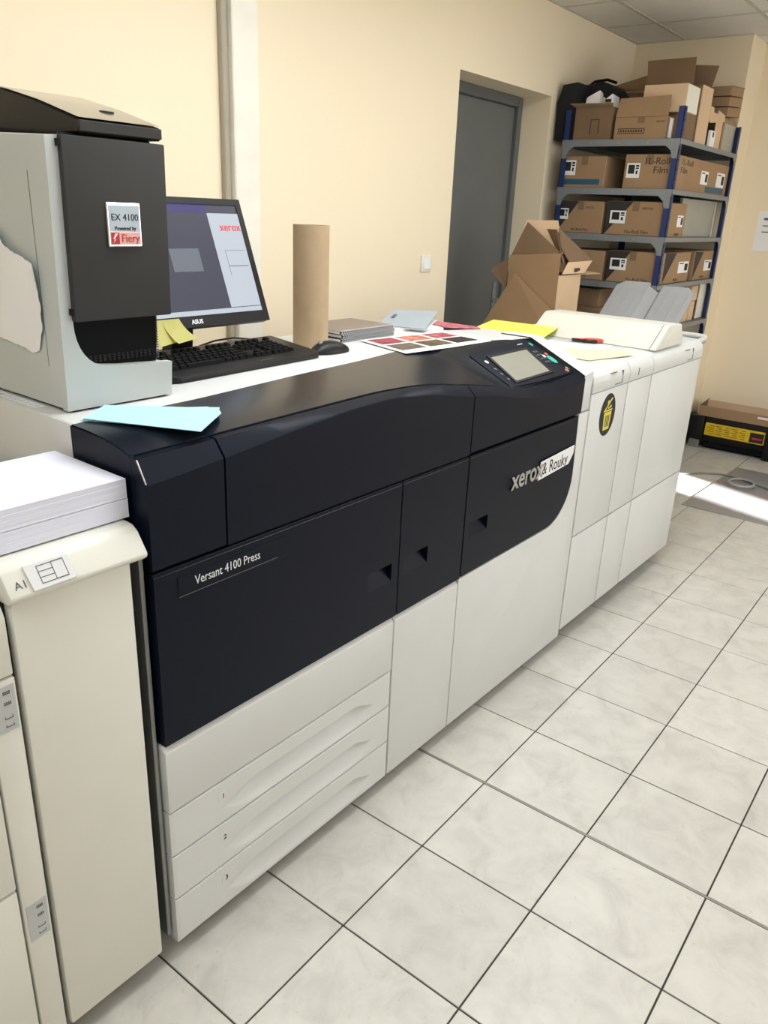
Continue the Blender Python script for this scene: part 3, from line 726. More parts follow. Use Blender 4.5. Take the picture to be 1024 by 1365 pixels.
sv.part('vent_grille', vt, BLACK, False, parent=core, stuff=True)
vb = B()
for zq in range(17): vb.box(-0.036, -0.033, 0.5265, 0.53, 1.250+zq*0.0052, 1.2525+zq*0.0052)
sv.part('vent_edge', vb, TXTG, False, parent=core, stuff=True)
fdn = sv.part('front_door', B().prism([(0.501, 1.340), (0.494, 1.659), (0.512, 1.659), (0.521, 1.340)], 0, -0.229, -0.014).bevel(0.003, 2), ANTHR)
sv.part('door_hinge', B().cyl((-0.229, 0.512, 1.352), 0.006, 0.012, 2, 10).cyl((-0.229, 0.503, 1.640), 0.006, 0.012, 2, 10), BLACK, parent=fdn)
sv.part('badge', B().box(-0.1525, -0.0790, 0.4925, 0.4960, 1.474, 1.552).bevel(0.002, 1), CHROME, parent=fdn)
sv.part('badge_face', B().box(-0.148, -0.083, 0.4915, 0.4925, 1.501, 1.547), mat('badge_blue_grey', (176, 188, 198), 0.4), False, parent=fdn)
sv.part('badge_strip', B().box(-0.148, -0.083, 0.4915, 0.4925, 1.478, 1.5005), mat('badge_pink', (226, 170, 160), 0.4), False, parent=fdn)
sv.part('badge_logo', B().box(-0.147, -0.130, 0.4909, 0.4915, 1.479, 1.4995), TXTR, False, parent=fdn)
sv.part('logo_bolt', B().prism([(-0.144, 1.4805), (-0.1385, 1.487), (-0.141, 1.4885), (-0.135, 1.4955), (-0.133, 1.498), (-0.1385, 1.498), (-0.1435, 1.489), (-0.1405, 1.4875)], 1, 0.4903, 0.4909), TXTW, False, parent=fdn)
sv.part('lettering', text_b('EX 4100', 0.0170, (-0.1155, 0.4912, 1.521), XP, ZP, center=True), BLKINK, False, parent=fdn)
sv.part('lettering', text_b('Powered by', 0.0095, (-0.1155, 0.4912, 1.504), XP, ZP, center=True, bold=.0002), BLKINK, False, parent=fdn)
sv.part('lettering', text_b('Fiery', 0.020, (-0.1060, 0.4909, 1.483), XP, ZP, center=True), TXTR, False, parent=fdn)
# lid: front lip + rising glossy top
lid = [(0.498, 1.664), (0.497, 1.688), (0.625, 1.722), (0.755, 1.749), (0.90, 1.766), (1.05, 1.772), (1.05, 1.69), (0.80, 1.669)]
sv.part('lid', B().prism([(0.4985, 1.664), (0.4975, 1.686), (0.625, 1.720), (0.755, 1.747), (0.90, 1.764), (1.05, 1.770), (1.05, 1.664)], 0, -0.191, -0.018).bevel(0.003, 1, 0.3), BLACK)
rows = [[(x, y, z+0.0018) for y, z in ((0.4975, 1.6875), (0.625, 1.7205), (0.755, 1.7475), (0.90, 1.7645), (1.05, 1.7705))] for x in (-0.190, -0.10, -0.019)]
sv.part('lid_top', B().grid(rows), LIDGREY)
sv.part('lid_button', B().ell((-0.075, 0.585, 1.7125), 0.016, 0.010, 0.002), GREYM)
sv.part('lid_front', B().box(-0.1905, -0.0185, 0.4945, 0.4985, 1.667, 1.685).bevel(0.001, 1), ANTHR)
# torn paper on the tower side
tp = [(0.80, 1.51), (0.694, 1.492), (0.672, 1.470), (0.659, 1.464), (0.630, 1.455), (0.590, 1.446), (0.574, 1.441), (0.571, 1.420), (0.567, 1.403), (0.572, 1.380), (0.568, 1.365), (0.576, 1.345), (0.573, 1.325), (0.590, 1.298), (0.600, 1.278), (0.612, 1.272), (0.630, 1.269), (0.655, 1.277), (0.69, 1.279), (0.752, 1.285), (0.80, 1.29)]
rj = random.Random(3); tj = []
for (a0, b0), (a1, b1) in zip(tp, tp[1:]+tp[:1]):
    n_s = max(1, int(math.hypot(a1-a0, b1-b0)/0.006)) if a0 < 0.79 and a1 < 0.79 else 1
    for q in range(n_s):
        t = q/n_s; tj.append((a0+(a1-a0)*t+rj.uniform(-.0016, .0016), b0+(b1-b0)*t+rj.uniform(-.0016, .0016)))
tp = tj
bt = B(); k = len(tp)
def warp(y, z): return -0.2545-0.006*abs(math.sin((z-1.27)*9))-(0.004 if z > 1.39 else 0)
bt.poly([(warp(y, z), y, z) for y, z in tp]+[(warp(y, z)-0.0008, y, z) for y, z in tp], [tuple(range(k))[::-1], tuple(range(k, 2*k))]+[(i, (i+1) % k, k+(i+1) % k, k+i) for i in range(k)])
bmesh.ops.triangulate(bt.bm, faces=[f for f in bt.bm.faces if len(f.verts) > 4])
solo('torn_paper', bt, PAPER, 'torn white paper scrap stuck to the left side of the server tower', 'paper', (-0.2545, 0.68, 1.39), smooth=False)
# paper strip with holes lying at the tower foot
pcs = B()
nn = 12
for q in range(nn):
    y = 0.60+q*0.020
    pcs.box(-0.277, -0.272, y, y+0.020, ZT+.0002, ZT+.0012); pcs.box(-0.260, -0.2545, y, y+0.020, ZT+.0002, ZT+.0012); pcs.box(-0.272, -0.260, y, y+0.007, ZT+.0002, ZT+.0012)
solo('perforated_paper_strip', pcs, PAPER, 'narrow white perforated paper strip under the left edge of the server tower', 'paper', (-0.266, 0.7, ZT), smooth=False)

# blue paper sheets at the left front corner
for k, pts in enumerate(([(-0.272, 0.448), (-0.205, 0.500), (-0.030, 0.376), (-0.046, 0.350), (-0.150, 0.262)],
                         [(-0.250, 0.440), (-0.190, 0.508), (-0.020, 0.352), (-0.036, 0.335), (-0.158, 0.247)],
                         [(-0.268, 0.446), (-0.180, 0.512), (-0.030, 0.345), (-0.052, 0.309), (-0.163, 0.234)])):
    z = 1.1705+k*0.0014
    solo('blue_paper_sheet', B().sheet([(x, y, z-(0.0005 if y > 0.3 else 0.002)) for x, y in pts], 0.0009, (0, 0, 1)), BLUEP,
         ('bottom pale blue sheet of the fanned trio on the navy corner', 'middle pale blue sheet of the fanned trio on the navy corner', 'topmost pale blue sheet fanned over the navy corner of the press')[k], 'paper', (-0.16, 0.35, z), group='fanned pale blue sheets', smooth=False)

# monitor, leaning back about 20 degrees, facing the front
mo = Thing('monitor', 'black flat monitor showing a dark desktop behind the server tower', 'monitor', (0.30, 0.90, ZT))
ang = math.radians(21); mu = Vector((0, math.sin(ang), math.cos(ang))); mn = Vector((0, -math.cos(ang), math.sin(ang)))
MO = Vector((0.545, 0.80, 1.254)); MWd, MHt = 0.525, 0.338
def mp(a, b_, h=0.0): return MO+Vector((-MWd+a, 0, 0))+mu*b_+mn*h      # a from left, b up from the bottom
def mpoly(a0, a1, b0, b1, h0, h1):
    b = B(); v = [mp(a0, b0, h0), mp(a1, b0, h0), mp(a1, b1, h0), mp(a0, b1, h0), mp(a0, b0, h1), mp(a1, b0, h1), mp(a1, b1, h1), mp(a0, b1, h1)]
    b.hexa([tuple(p) for p in v]); return b
mo.part('housing', mpoly(0, MWd, 0, MHt, -0.030, -0.004).bevel(0.006, 2), BLACK)
bz = B()
for r in ((0, MWd, 0, 0.030), (0, MWd, MHt-0.017, MHt), (0, 0.017, 0.03, MHt-.017), (MWd-0.017, MWd, 0.03, MHt-.017)):
    bz.hexa([tuple(p) for p in (mp(r[0], r[2], -.004), mp(r[1], r[2], -.004), mp(r[1], r[3], -.004), mp(r[0], r[3], -.004), mp(r[0], r[2], 0), mp(r[1], r[2], 0), mp(r[1], r[3], 0), mp(r[0], r[3], 0))])
mo.part('bezel', bz, BLACK, False)
scr = mo.part('screen', mpoly(0.017, MWd-0.017, 0.030, MHt-0.017, -0.004, -0.003), SCRDARK, False)
sx1 = MWd-0.017; sy1 = MHt-0.017
mo.part('menu_bar', mpoly(0.017, 0.40, sy1-0.022, sy1, -0.003, -0.0027), SCRPURP, False, parent=scr)
mo.part('side_window', mpoly(0.400, sx1, 0.045, sy1-0.022, -0.003, -0.0026), SCRLIGHT, False, parent=scr)
mo.part('task_bar', mpoly(0.017, sx1, 0.030, 0.043, -0.003, -0.0024), SCRLIGHT, False, parent=scr)
mo.part('dialog', mpoly(0.245, 0.340, 0.145, 0.205, -0.003, -0.0024), SCRMID, False, parent=scr)
mo.part('window_line', mpoly(0.43, 0.431, 0.13, 0.20, -0.0026, -0.0022), TXTG, False, parent=scr)
mo.part('window_line', mpoly(0.43, 0.50, 0.155, 0.157, -0.0026, -0.0022), TXTG, False, parent=scr)
mo.part('window_line', mpoly(0.43, 0.50, 0.198, 0.199, -0.0026, -0.0022), TXTG, False, parent=scr)
mo.part('lettering', text_b('xerox', 0.030, mp(0.432, 0.252, -0.0022), XP, mu, bold=.0004), TXTR, False, parent=scr)
mo.part('lettering', text_b('ASUS', 0.016, mp(0.253, 0.009, 0.0006), XP, mu, bold=.0005), TXTW, False, label='white maker lettering')
mo.part('lettering', text_b('v\u00e9lia', 0.016, mp(0.168, MHt-0.0135, 0.0006), XP, mu, bold=.0006), TXTW, False)
mo.part('neck', B().hexa([(0.255, 0.87, ZT+.012), (0.325, 0.87, ZT+.012), (0.325, 0.92, ZT+.012), (0.255, 0.92, ZT+.012), (0.262, 0.845, 1.33), (0.318, 0.845, 1.33), (0.318, 0.885, 1.33), (0.262, 0.885, 1.33)]).bevel(0.004, 1), BLACK)
mo.part('base', B().prism([(0.29+0.12*math.cos(t), 0.865+0.085*math.sin(t)) for t in [2*math.pi*q/28 for q in range(28)]], 2, ZT, ZT+.012).bevel(0.003, 1), BLACK)
# sticky notes on the lower edge of the monitor
for k, (a, b0, w_, curl) in enumerate(((0.118, 0.026, 0.050, 0.012), (0.158, 0.026, 0.056, 0.030))):
    rows = []
    for q in range(7):
        t = q/6
        c0 = mp(a+0.012*t, b0-0.068*t, 0.003+curl*t*t); c1 = mp(a+w_+0.018*t, b0-0.060*t, 0.003+curl*t*t)
        rows.append([tuple(c0), tuple(c1)])
    nb = B().grid(rows)
    bmesh.ops.solidify(nb.bm, geom=nb.bm.faces[:], thickness=0.0006)
    solo('sticky_note', nb, NOTEP, ('yellow sticky note half hidden by the server tower', 'curled yellow sticky note hanging below the monitor edge')[k], 'sticky note', tuple(mp(a, b0, .003)), group='sticky notes on the monitor')
# cable behind
solo('monitor_cable', B().tube([(0.42, 0.965, ZT+.004), (0.47, 0.955, ZT+.016), (0.53, 0.945, ZT+.020), (0.60, 0.94, ZT+.010), (0.66, 0.945, ZT+.003)], 0.0028), BLACK, 'thin black cable curving on the press top behind the keyboard', 'cable', (0.54, 0.95, ZT))

# keyboard (slightly turned), drawn in its own axes
kx0, kx1 = 0.035, 0.590
kb = Thing('keyboard', 'black full size keyboard on the white press top below the monitor', 'keyboard', (0.06, 0.595, ZT), rz=math.radians(3.2))
def kz(y): return ZT+0.014+(y-0.60)*0.125
X0, X1, Y0, Y1 = 0.055, 0.590, 0.600, 0.800
out = [(X0+0.02, Y0), (X1-0.02, Y0+0.002), (X1, Y0+0.022), (X1-0.004, Y1-0.01), (X1-0.012, Y1), (X0+0.01, Y1), (X0, Y1-0.01), (X0-0.004, Y0+0.022)]
k = len(out); bk_ = B()
bk_.poly([(x, y, ZT+0.001+(y-Y0)*0.07) for x, y in out]+[(x, y, kz(y)) for x, y in out], [tuple(range(k))[::-1], tuple(range(k, 2*k))]+[(i, (i+1) % k, k+(i+1) % k, k+i) for i in range(k)])
kb.part('case', bk_.bevel(0.004, 2, 0.6), BLACK)
kk = B()
def key(x, y, w_, d=0.0155):
    z = kz(y+d/2)-0.001; i_ = 0.0022
    kk.hexa([(x, y, z), (x+w_, y, z), (x+w_, y+d, z+.001), (x, y+d, z+.001), (x+i_, y+i_, z+.0085), (x+w_-i_, y+i_, z+.0085), (x+w_-i_, y+d-i_, z+.0095), (x+i_, y+d-i_, z+.0095)])
y = Y0+0.050
rowsk = [[1.4, 1.2, 1.2, 6.2, 1.2, 1.2, 1.2, 1.4], [2.3]+[1]*10+[2.7], [1.8]+[1]*11+[2.2], [1.5]+[1]*12+[1.5], [1]*13+[2]]
U = 0.0200
for r in rowsk:
    x = X0+0.012
    for w_ in r: key(x, y, U*w_-0.002); x += U*w_
    x = X0+0.012+15*U+0.008
    idx = rowsk.index(r)
    if idx in (0,):
        for c_ in range(3): key(x+c_*U, y, U-.002)
    elif idx == 1: key(x+U, y, U-.002)
    elif idx > 2:
        for c_ in range(3): key(x+c_*U, y, U-.002)
    x += 3*U+0.008
    for c_ in range(4): key(x+c_*U, y, U-.002)
    y += 0.0195
y += 0.008
for c_ in range(22):
    if c_ % 5: key(X0+0.012+c_*0.0215, y, 0.0165)
kb.part('keys', kk, BLACKM, False, stuff=True)
kb.part('mark', B().box(0.36, 0.405, Y0+0.020, Y0+0.023, kz(Y0+0.022), kz(Y0+0.022)+.0006), TXTG, False)
# mouse
ms = Thing('mouse', 'black computer mouse on the white press top in front of the kraft tube', 'mouse', (0.655, 0.665, ZT), rz=math.radians(-6))
mb = B(); rows = []
for i in range(13):
    t = i/12; x = 0.595+0.128*t; hw = 0.034*math.sin(math.pi*(0.06+0.88*t))**0.45; hh = 0.034*math.sin(math.pi*(0.05+0.85*t**0.85))**0.7
    rows.append([(x, 0.675-hw*math.cos(a), ZT+.001+hh*max(0, math.sin(a))**0.8) for a in [math.pi*q/12 for q in range(13)]])
mb.grid(rows); mb.poly(rows[0], [tuple(range(13))]); mb.poly(rows[-1], [tuple(range(13))])
ms.part('body', mb, BLACK)
ms.part('wheel', B().cyl((0.625, 0.671, ZT+.030), 0.007, 0.008, 1, 14), GREYM)
# kraft tube
def hollow_tube(c, r, ri, h, seg=48):
    b = B(); R = [[(c[0]+q*math.cos(t), c[1]+q*math.sin(t), z) for t in [2*math.pi*k/seg for k in range(seg+1)]] for q, z in ((ri, c[2]+.002), (ri, c[2]+h), (r, c[2]+h), (r, c[2]), (ri, c[2]+.002))]
    b.grid(R); bmesh.ops.remove_doubles(b.bm, verts=b.bm.verts, dist=1e-6); return b
solo('cardboard_tube', hollow_tube((0.712, 0.800, ZT), 0.053, 0.045, 0.345), TUBEM, 'tall brown kraft cardboard tube standing on the press top', 'tube', (0.712, 0.80, ZT))
# three spiral notebooks
for k in range(3):
    z0 = ZT+0.0124*k
    dx = (0.0, 0.004, -0.004)[k]
    nb = Thing('spiral_notebook', ('bottom spiral notebook of the stack beside the kraft tube', 'middle spiral notebook of the stack beside the kraft tube', 'topmost brown-covered spiral notebook beside the kraft tube')[k], 'notebook', (0.95, 0.86, z0), group='spiral notebooks on the press top')
    x0, x1, y0, y1 = 0.818+dx, 1.088+dx, 0.772, 0.965
    nb.part('pages', B().box(x0+.002, x1-.002, y0+.002, y1-.002, z0+.0012, z0+.0095), PAPER, False)
    nb.part('cover', B().box(x0, x1, y0, y1, z0+.0095, z0+.0107), NBCOV if k == 2 else BLKINK, False)
    nb.part('back_cover', B().box(x0, x1, y0, y1, z0+.0001, z0+.0012), BLKINK, False)
    nb.part('binding', B().box(x0+.001, x1-.001, y0+.0002, y0+.0018, z0+.001, z0+.0098), BLKINK, False)
    rg = B()
    for q in range(26):
        x = x0+0.006+q*(x1-x0-0.012)/25
        rg.tube([(x, y0+.0005+0.0068*math.cos(t), z0+.0062+0.0046*math.sin(t)) for t in [2*math.pi*j/8 for j in range(8)]], 0.0012, 4, True)
    nb.part('spiral_rings', rg, PAPER, True, stuff=True)
# contact sheet print
cs = Thing('photo_print', 'white print with six small photos lying before the notebooks', 'print', (1.04, 0.61, ZT))
ZQ = ZT+0.0035
ca, cb, cc_, cd = Vector((0.889, 0.756, ZQ)), Vector((0.811, 0.509, ZQ)), Vector((1.238, 0.478, ZQ)), Vector((1.282, 0.700, ZQ))
cs.part('sheet', B().sheet([tuple(ca), tuple(cb), (1.02, 0.488, ZQ), tuple(cc_), tuple(cd+Vector((0, 0, 0)))], 0.0008, (0, 0, 1)), PAPER, False)
pcol = [(150, 56, 70), (92, 82, 70), (200, 116, 96), (84, 74, 52), (176, 84, 90), (46, 34, 36)]
for c_ in range(3):
    for r in range(2):
        def q_(u, v):
            a = ca+(cd-ca)*u; b_ = cb+(cc_-cb)*u; p = a+(b_-a)*v; return (p.x, p.y, ZQ+.0009)
        u0, u1 = 0.05+c_*0.31, 0.05+c_*0.31+0.27; v0, v1 = 0.06+r*0.42, 0.06+r*0.42+0.36
        cs.part('photo', B().sheet([q_(u0, v0), q_(u0, v1), q_(u1, v1), q_(u1, v0)], 0.0004, (0, 0, 1)), mat('photo_ink', pcol[c_*2+r], 0.5, var=0.75, scale=45), False)
# booklet on loose brochures
solo('brochure', B().sheet([(1.14, 0.845, ZT), (1.33, 0.735, ZT), (1.395, 0.84, ZT), (1.30, 0.97, ZT)], 0.008, (0, 0, 1)), PAPER, 'white brochure lying under the grey blue booklet', 'brochure', (1.3, 0.86, ZT), smooth=False)
solo('brochure', B().sheet([(1.335, 0.730, ZT+.009), (1.47, 0.668, ZT+.0005), (1.50, 0.70, ZT+.0005), (1.497, 0.87, ZT+.0005), (1.40, 0.93, ZT+.009)], 0.003, (0, 0, 1)), PINK, 'pink printed brochure right of the grey blue booklet', 'brochure', (1.42, 0.8, ZT+.009), smooth=False)
bkl = Thing('booklet', 'grey blue booklet with folded cover lying beyond the photo print', 'booklet', (1.3, 0.85, ZT+.009))
ca, cb, cc_, cd = Vector((1.165, 0.905, ZT+.012)), Vector((1.340, 0.975, ZT+.045)), Vector((1.455, 0.850, ZT+.045)), Vector((1.215, 0.735, ZT+.012))
bkl.part('cover', B().sheet([tuple(ca), tuple(cd), tuple(cd+(cc_-cd)*0.85), tuple(cc_), tuple(cb)], 0.0015), BOOKG, False)
bkl.part('pages', B().sheet([tuple(ca-Vector((0, 0, .0035))), tuple(cd-Vector((0, 0, .0035))), tuple(cc_-Vector((0, 0, .033))), tuple(cb-Vector((0, 0, .033)))], 0.002, (0, 0, 1)), PAPER, False)
bkl.part('lettering', B().sheet([tuple(ca+(cb-ca)*.45+(cd-ca)*.12+Vector((0, 0, .0025))), tuple(ca+(cb-ca)*.45+(cd-ca)*.2+Vector((0, 0, .0025))), tuple(ca+(cb-ca)*.7+(cd-ca)*.2+Vector((0, 0, .0025))), tuple(ca+(cb-ca)*.7+(cd-ca)*.12+Vector((0, 0, .0025)))], 0.0004), TXTG, False)

# ================================================================== BIG OPEN CARTON BEHIND THE FINISHER
cb_ = Thing('open_carton', 'large open brown carton with raised flaps in front of the grey door', 'box', (3.08, 1.28, 0))
x0, x1, y0, y1 = 2.95, 3.215, 1.115, 1.43
cb_.part('carton_side', B().box(x0, x1, y0, y0+.006, 0, 1.270), CARDL, False, label='carton side painted as lit')  # window light put into the colour of this side
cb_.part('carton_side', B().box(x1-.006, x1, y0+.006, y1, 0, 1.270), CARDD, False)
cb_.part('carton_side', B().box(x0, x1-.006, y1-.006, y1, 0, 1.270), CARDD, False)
def sh(pts, t=0.005, m=CARD, name='flap'): return cb_.part(name, B().sheet(pts, t), m, False)
sh([(x0, 1.425, 0), (x0, 1.119, 0), (x0, 1.119, 1.384), (x0, 1.425, 1.356), (x0, 1.425, 1.17)], name='carton_side')
sh([(2.940, 1.38, 1.262), (2.925, 1.118, 1.085), (2.900, 1.118, 0.955), (2.900, 1.555, 0.945), (2.930, 1.43, 1.17)])
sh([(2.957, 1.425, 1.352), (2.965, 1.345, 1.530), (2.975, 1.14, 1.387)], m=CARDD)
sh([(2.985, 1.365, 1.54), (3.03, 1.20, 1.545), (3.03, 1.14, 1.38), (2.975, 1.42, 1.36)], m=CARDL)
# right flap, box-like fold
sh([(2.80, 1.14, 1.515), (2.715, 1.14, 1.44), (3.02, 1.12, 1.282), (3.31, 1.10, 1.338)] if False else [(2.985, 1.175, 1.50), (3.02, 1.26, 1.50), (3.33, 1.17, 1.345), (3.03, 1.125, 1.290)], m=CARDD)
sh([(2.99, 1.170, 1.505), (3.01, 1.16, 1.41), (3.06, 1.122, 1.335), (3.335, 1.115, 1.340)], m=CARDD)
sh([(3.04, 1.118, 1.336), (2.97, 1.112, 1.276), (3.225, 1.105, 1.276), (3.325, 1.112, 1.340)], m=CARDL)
sh([(3.10, 1.1035, 1.283), (3.10, 1.1035, 1.305), (3.17, 1.1035, 1.305), (3.17, 1.1035, 1.283)], 0.0006, INK, 'print_mark')
sh([(3.20, 1.12, 1.268), (3.48, 1.12, 1.262), (3.48, 1.20, 1.268), (3.20, 1.20, 1.272)], 0.004, CARDL)
sh([(2.95, 1.43, 1.17), (2.95, 1.43, 1.345), (2.95, 1.50, 1.30), (2.94, 1.535, 1.268)] , m=CARDD)

# ================================================================== SHELF UNIT (room frame)
sx0, sx1, sy0, sy1 = 3.66, 4.775, 0.765, 1.465
su = Thing('shelf_rack', 'tall boltless rack with blue uprights and grey shelves full of cartons', 'shelf', (4.2, 1.1, 0), 'R')
for x, y, dxs, dys in ((sx0, sy0, 1, 1), (sx0, sy1, 1, -1), (sx1, sy0, -1, 1), (sx1, sy1, -1, -1)):
    up = B().box(min(x, x+dxs*.035), max(x, x+dxs*.035), min(y, y+dys*.003), max(y, y+dys*.003), 0, 2.15).box(min(x, x+dxs*.003), max(x, x+dxs*.003), min(y, y+dys*.035), max(y, y+dys*.035), 0, 2.15)
    u = su.part('upright', up, STEELB, False)
    hl = B()
    if x == sx0 and y == sy0:
        for q in range(42): hl.box(x+.012, x+.020, y-.0006, y+.0001, 0.08+q*.05, 0.088+q*.05)
        su.part('slots', hl, BLACKM, False, parent=u, stuff=True)
SZ = (1.99, 1.732, 1.478, 1.212, 0.945, 0.55, 0.15)
for z in SZ:
    b = B().box(sx0+.004, sx1-.004, sy0+.004, sy1-.004, z-.006, z-.001)
    b.box(sx0-.004, sx0-.001, sy0+.0, sy1-.0, z-.036, z).box(sx1+.001, sx1+.004, sy0, sy1, z-.036, z)
    sf = su.part('shelf_board', b, SHELFG, False)
    su.part('side_rail', B().box(sx0, sx1, sy0-.004, sy0-.001, z-.026, z).box(sx0, sx1, sy1+.001, sy1+.004, z-.026, z), SHELFG, False, parent=sf)
    # gusset corners at the ends of the front rail
    su.part('gusset', B().prism([(sy0+.003, z-.036), (sy0+.003, z-.10), (sy0+.030, z-.10), (sy0+.045, z-.060), (sy0+.075, z-.036)], 0, sx0-.004, sx0-.001), SHELFG, False, parent=sf)
    su.part('gusset', B().prism([(sy1-.003, z-.036), (sy1-.003, z-.10), (sy1-.030, z-.10), (sy1-.045, z-.060), (sy1-.075, z-.036)], 0, sx0-.004, sx0-.001), SHELFG, False, parent=sf)
    su.part('gusset', B().prism([(sx1-.003, z-.026), (sx1-.003, z-.10), (sx1-.030, z-.10), (sx1-.045, z-.050), (sx1-.075, z-.026)], 1, sy0-.004, sy0-.001), SHELFG, False, parent=sf)
    bl = B()
    for q in range(3): bl.cyl((sx0-.005, sy0+.18+q*.17, z-.018), 0.007, 0.0012, 0, 8)
    su.part('bolt', bl, GREYM, False, parent=sf)

def carton(x0, x1, y0, y1, z0, h, label, m=CARD, group=None, name='carton'):
    t = Thing(name, label, 'box', ((x0+x1)/2, (y0+y1)/2, z0), 'R', group)
    t.part('body', B().box(x0, x1, y0, y1, z0, z0+h).bevel(0.003, 1), m)
    t.part('tape', B().box(x0+.002, x1-.002, (y0+y1)/2-.02, (y0+y1)/2+.02, z0+h-.0002, z0+h+.0006).box(x0-.0006, x0+.0001, (y0+y1)/2-.02, (y0+y1)/2+.02, z0+h*.72, z0+h), CARDD, False)
    return t
def tag_x(t, x, y1, z1, w_, h_):   # white shipping label on a -X face, y1 its left (towards the wall) edge
    l = t.part('shipping_label', B().box(x-.0012, x-.0002, y1-w_, y1, z1-h_, z1), PAPER, False)
    t.part('label_print', B().box(x-.0018, x-.0012, y1-w_*.60, y1-w_*.12, z1-h_*.72, z1-h_*.12).box(x-.0018, x-.0012, y1-w_*.92, y1-w_*.68, z1-h_*.40, z1-h_*.30).box(x-.0018, x-.0012, y1-w_*.92, y1-w_*.68, z1-h_*.25, z1-h_*.12).box(x-.0018, x-.0012, y1-w_*.85, y1-w_*.72, z1-h_*.75, z1-h_*.5), BLKINK, False, parent=l)
def tag_y(t, y, x0, z1, w_, h_):   # on a -Y face
    l = t.part('shipping_label', B().box(x0, x0+w_, y-.0012, y-.0002, z1-h_, z1), PAPER, False)
    t.part('label_print', B().box(x0+w_*.62, x0+w_*.92, y-.0018, y-.0012, z1-h_*.80, z1-h_*.20).box(x0+w_*.08, x0+w_*.5, y-.0018, y-.0012, z1-h_*.20, z1-h_*.12), BLKINK, False, parent=l)
def words_x(t, s, size, x, y, z, m=INK, sx=1.0): t.part('lettering', text_b(s, size, (x-.0006, y, z), (0, -1, 0), ZP, sx=sx), m, False)
def words_y(t, s, size, x, y, z, m=INK, sx=1.0): t.part('lettering', text_b(s, size, (x, y-.0006, z), XP, ZP, sx=sx), m, False)
xs = 3.685
# shelf 2 (z 1.732)
c1 = carton(xs, xs+.45, 1.185, 1.455, 1.7325, 0.172, 'carton with teal tape beside the wall on the second shelf', CARD, 'cartons on the second shelf')
c1.part('teal_band', B().box(xs-.0008, xs-.0001, 1.215, 1.445, 1.750, 1.780), TEAL, False); tag_x(c1, xs, 1.452, 1.883, 0.078, 0.082)
c2 = carton(xs+.01, 4.735, 0.785, 1.075, 1.7325, 0.182, 'long film carton with white labels on second shelf toward the window', CARD, 'cartons on the second shelf')
tag_x(c2, xs+.01, 1.060, 1.868, 0.078, 0.078)
words_x(c2, '1L-Roll', 0.052, xs+.01, 0.965, 1.862, BLKINK); words_x(c2, 'Film', 0.052, xs+.01, 0.905, 1.815, BLKINK)
words_y(c2, '1L-Roll', 0.045, 3.80, 0.785, 1.868, INK, 1.6); words_y(c2, 'Film', 0.045, 3.80, 0.785, 1.825, INK, 1.6)
tag_y(c2, 0.785, 4.18, 1.858, 0.14, 0.075); tag_y(c2, 0.785, 4.50, 1.865, 0.17, 0.085)
c2.part('teal_band', B().box(4.30, 4.68, 0.7842, 0.7849, 1.742, 1.776), TEAL, False)
# shelf 3 (z 1.478)
def slanted(t, x, y0, y1, z0, h):   # dark diagonal print on a -X face
    t.part('dark_print', B().prism([(y1-.001, z0+.001), (y1-.001, z0+h-.001), (y0+(y1-y0)*.55, z0+h-.001)], 0, x-.0006, x-.0001), DKFILM, False)
c3 = carton(xs, xs+.42, 1.165, 1.455, 1.4785, 0.180, 'carton with dark diagonal print by the wall on the third shelf', CARD, 'cartons with diagonal print')
slanted(c3, xs, 1.165, 1.455, 1.4785, .18); tag_x(c3, xs, 1.452, 1.615, 0.065, 0.062); words_x(c3, 'Nu-Roll Film', 0.022, xs, 1.36, 1.490, BLKINK); words_x(c3, 'xerox', 0.022, xs, 1.28, 1.618)
c4 = carton(xs, 4.04, 0.79, 1.145, 1.4785, 0.186, 'carton with dark diagonal print in the middle of the third shelf', CARD, 'cartons with diagonal print')
slanted(c4, xs, 0.79, 1.145, 1.4785, .186); tag_x(c4, xs, 1.118, 1.612, 0.095, 0.070); words_x(c4, 'Nu-Roll Film', 0.028, xs, 1.02, 1.490, BLKINK); words_x(c4, 'xerox', 0.026, xs, 0.93, 1.622, BLKINK)
tag_y(c4, 0.79, 3.90, 1.60, 0.10, 0.065); words_y(c4, 'Nu-Roll', 0.022, 3.88, 0.79, 1.487)
gb = Thing('grey_panel', 'plain grey board standing beside the carton on the third shelf', 'panel', (4.4, 0.81, 1.4785), 'R')
gb.part('board', B().box(4.07, 4.74, 0.83, 0.85, 1.4785, 1.700).bevel(0.002, 1), mat('board_grey', (170, 168, 158), 0.6)); gb.part('edge', B().box(4.735, 4.7415, 0.825, 0.855, 1.4785, 1.700), TRUNK, False)
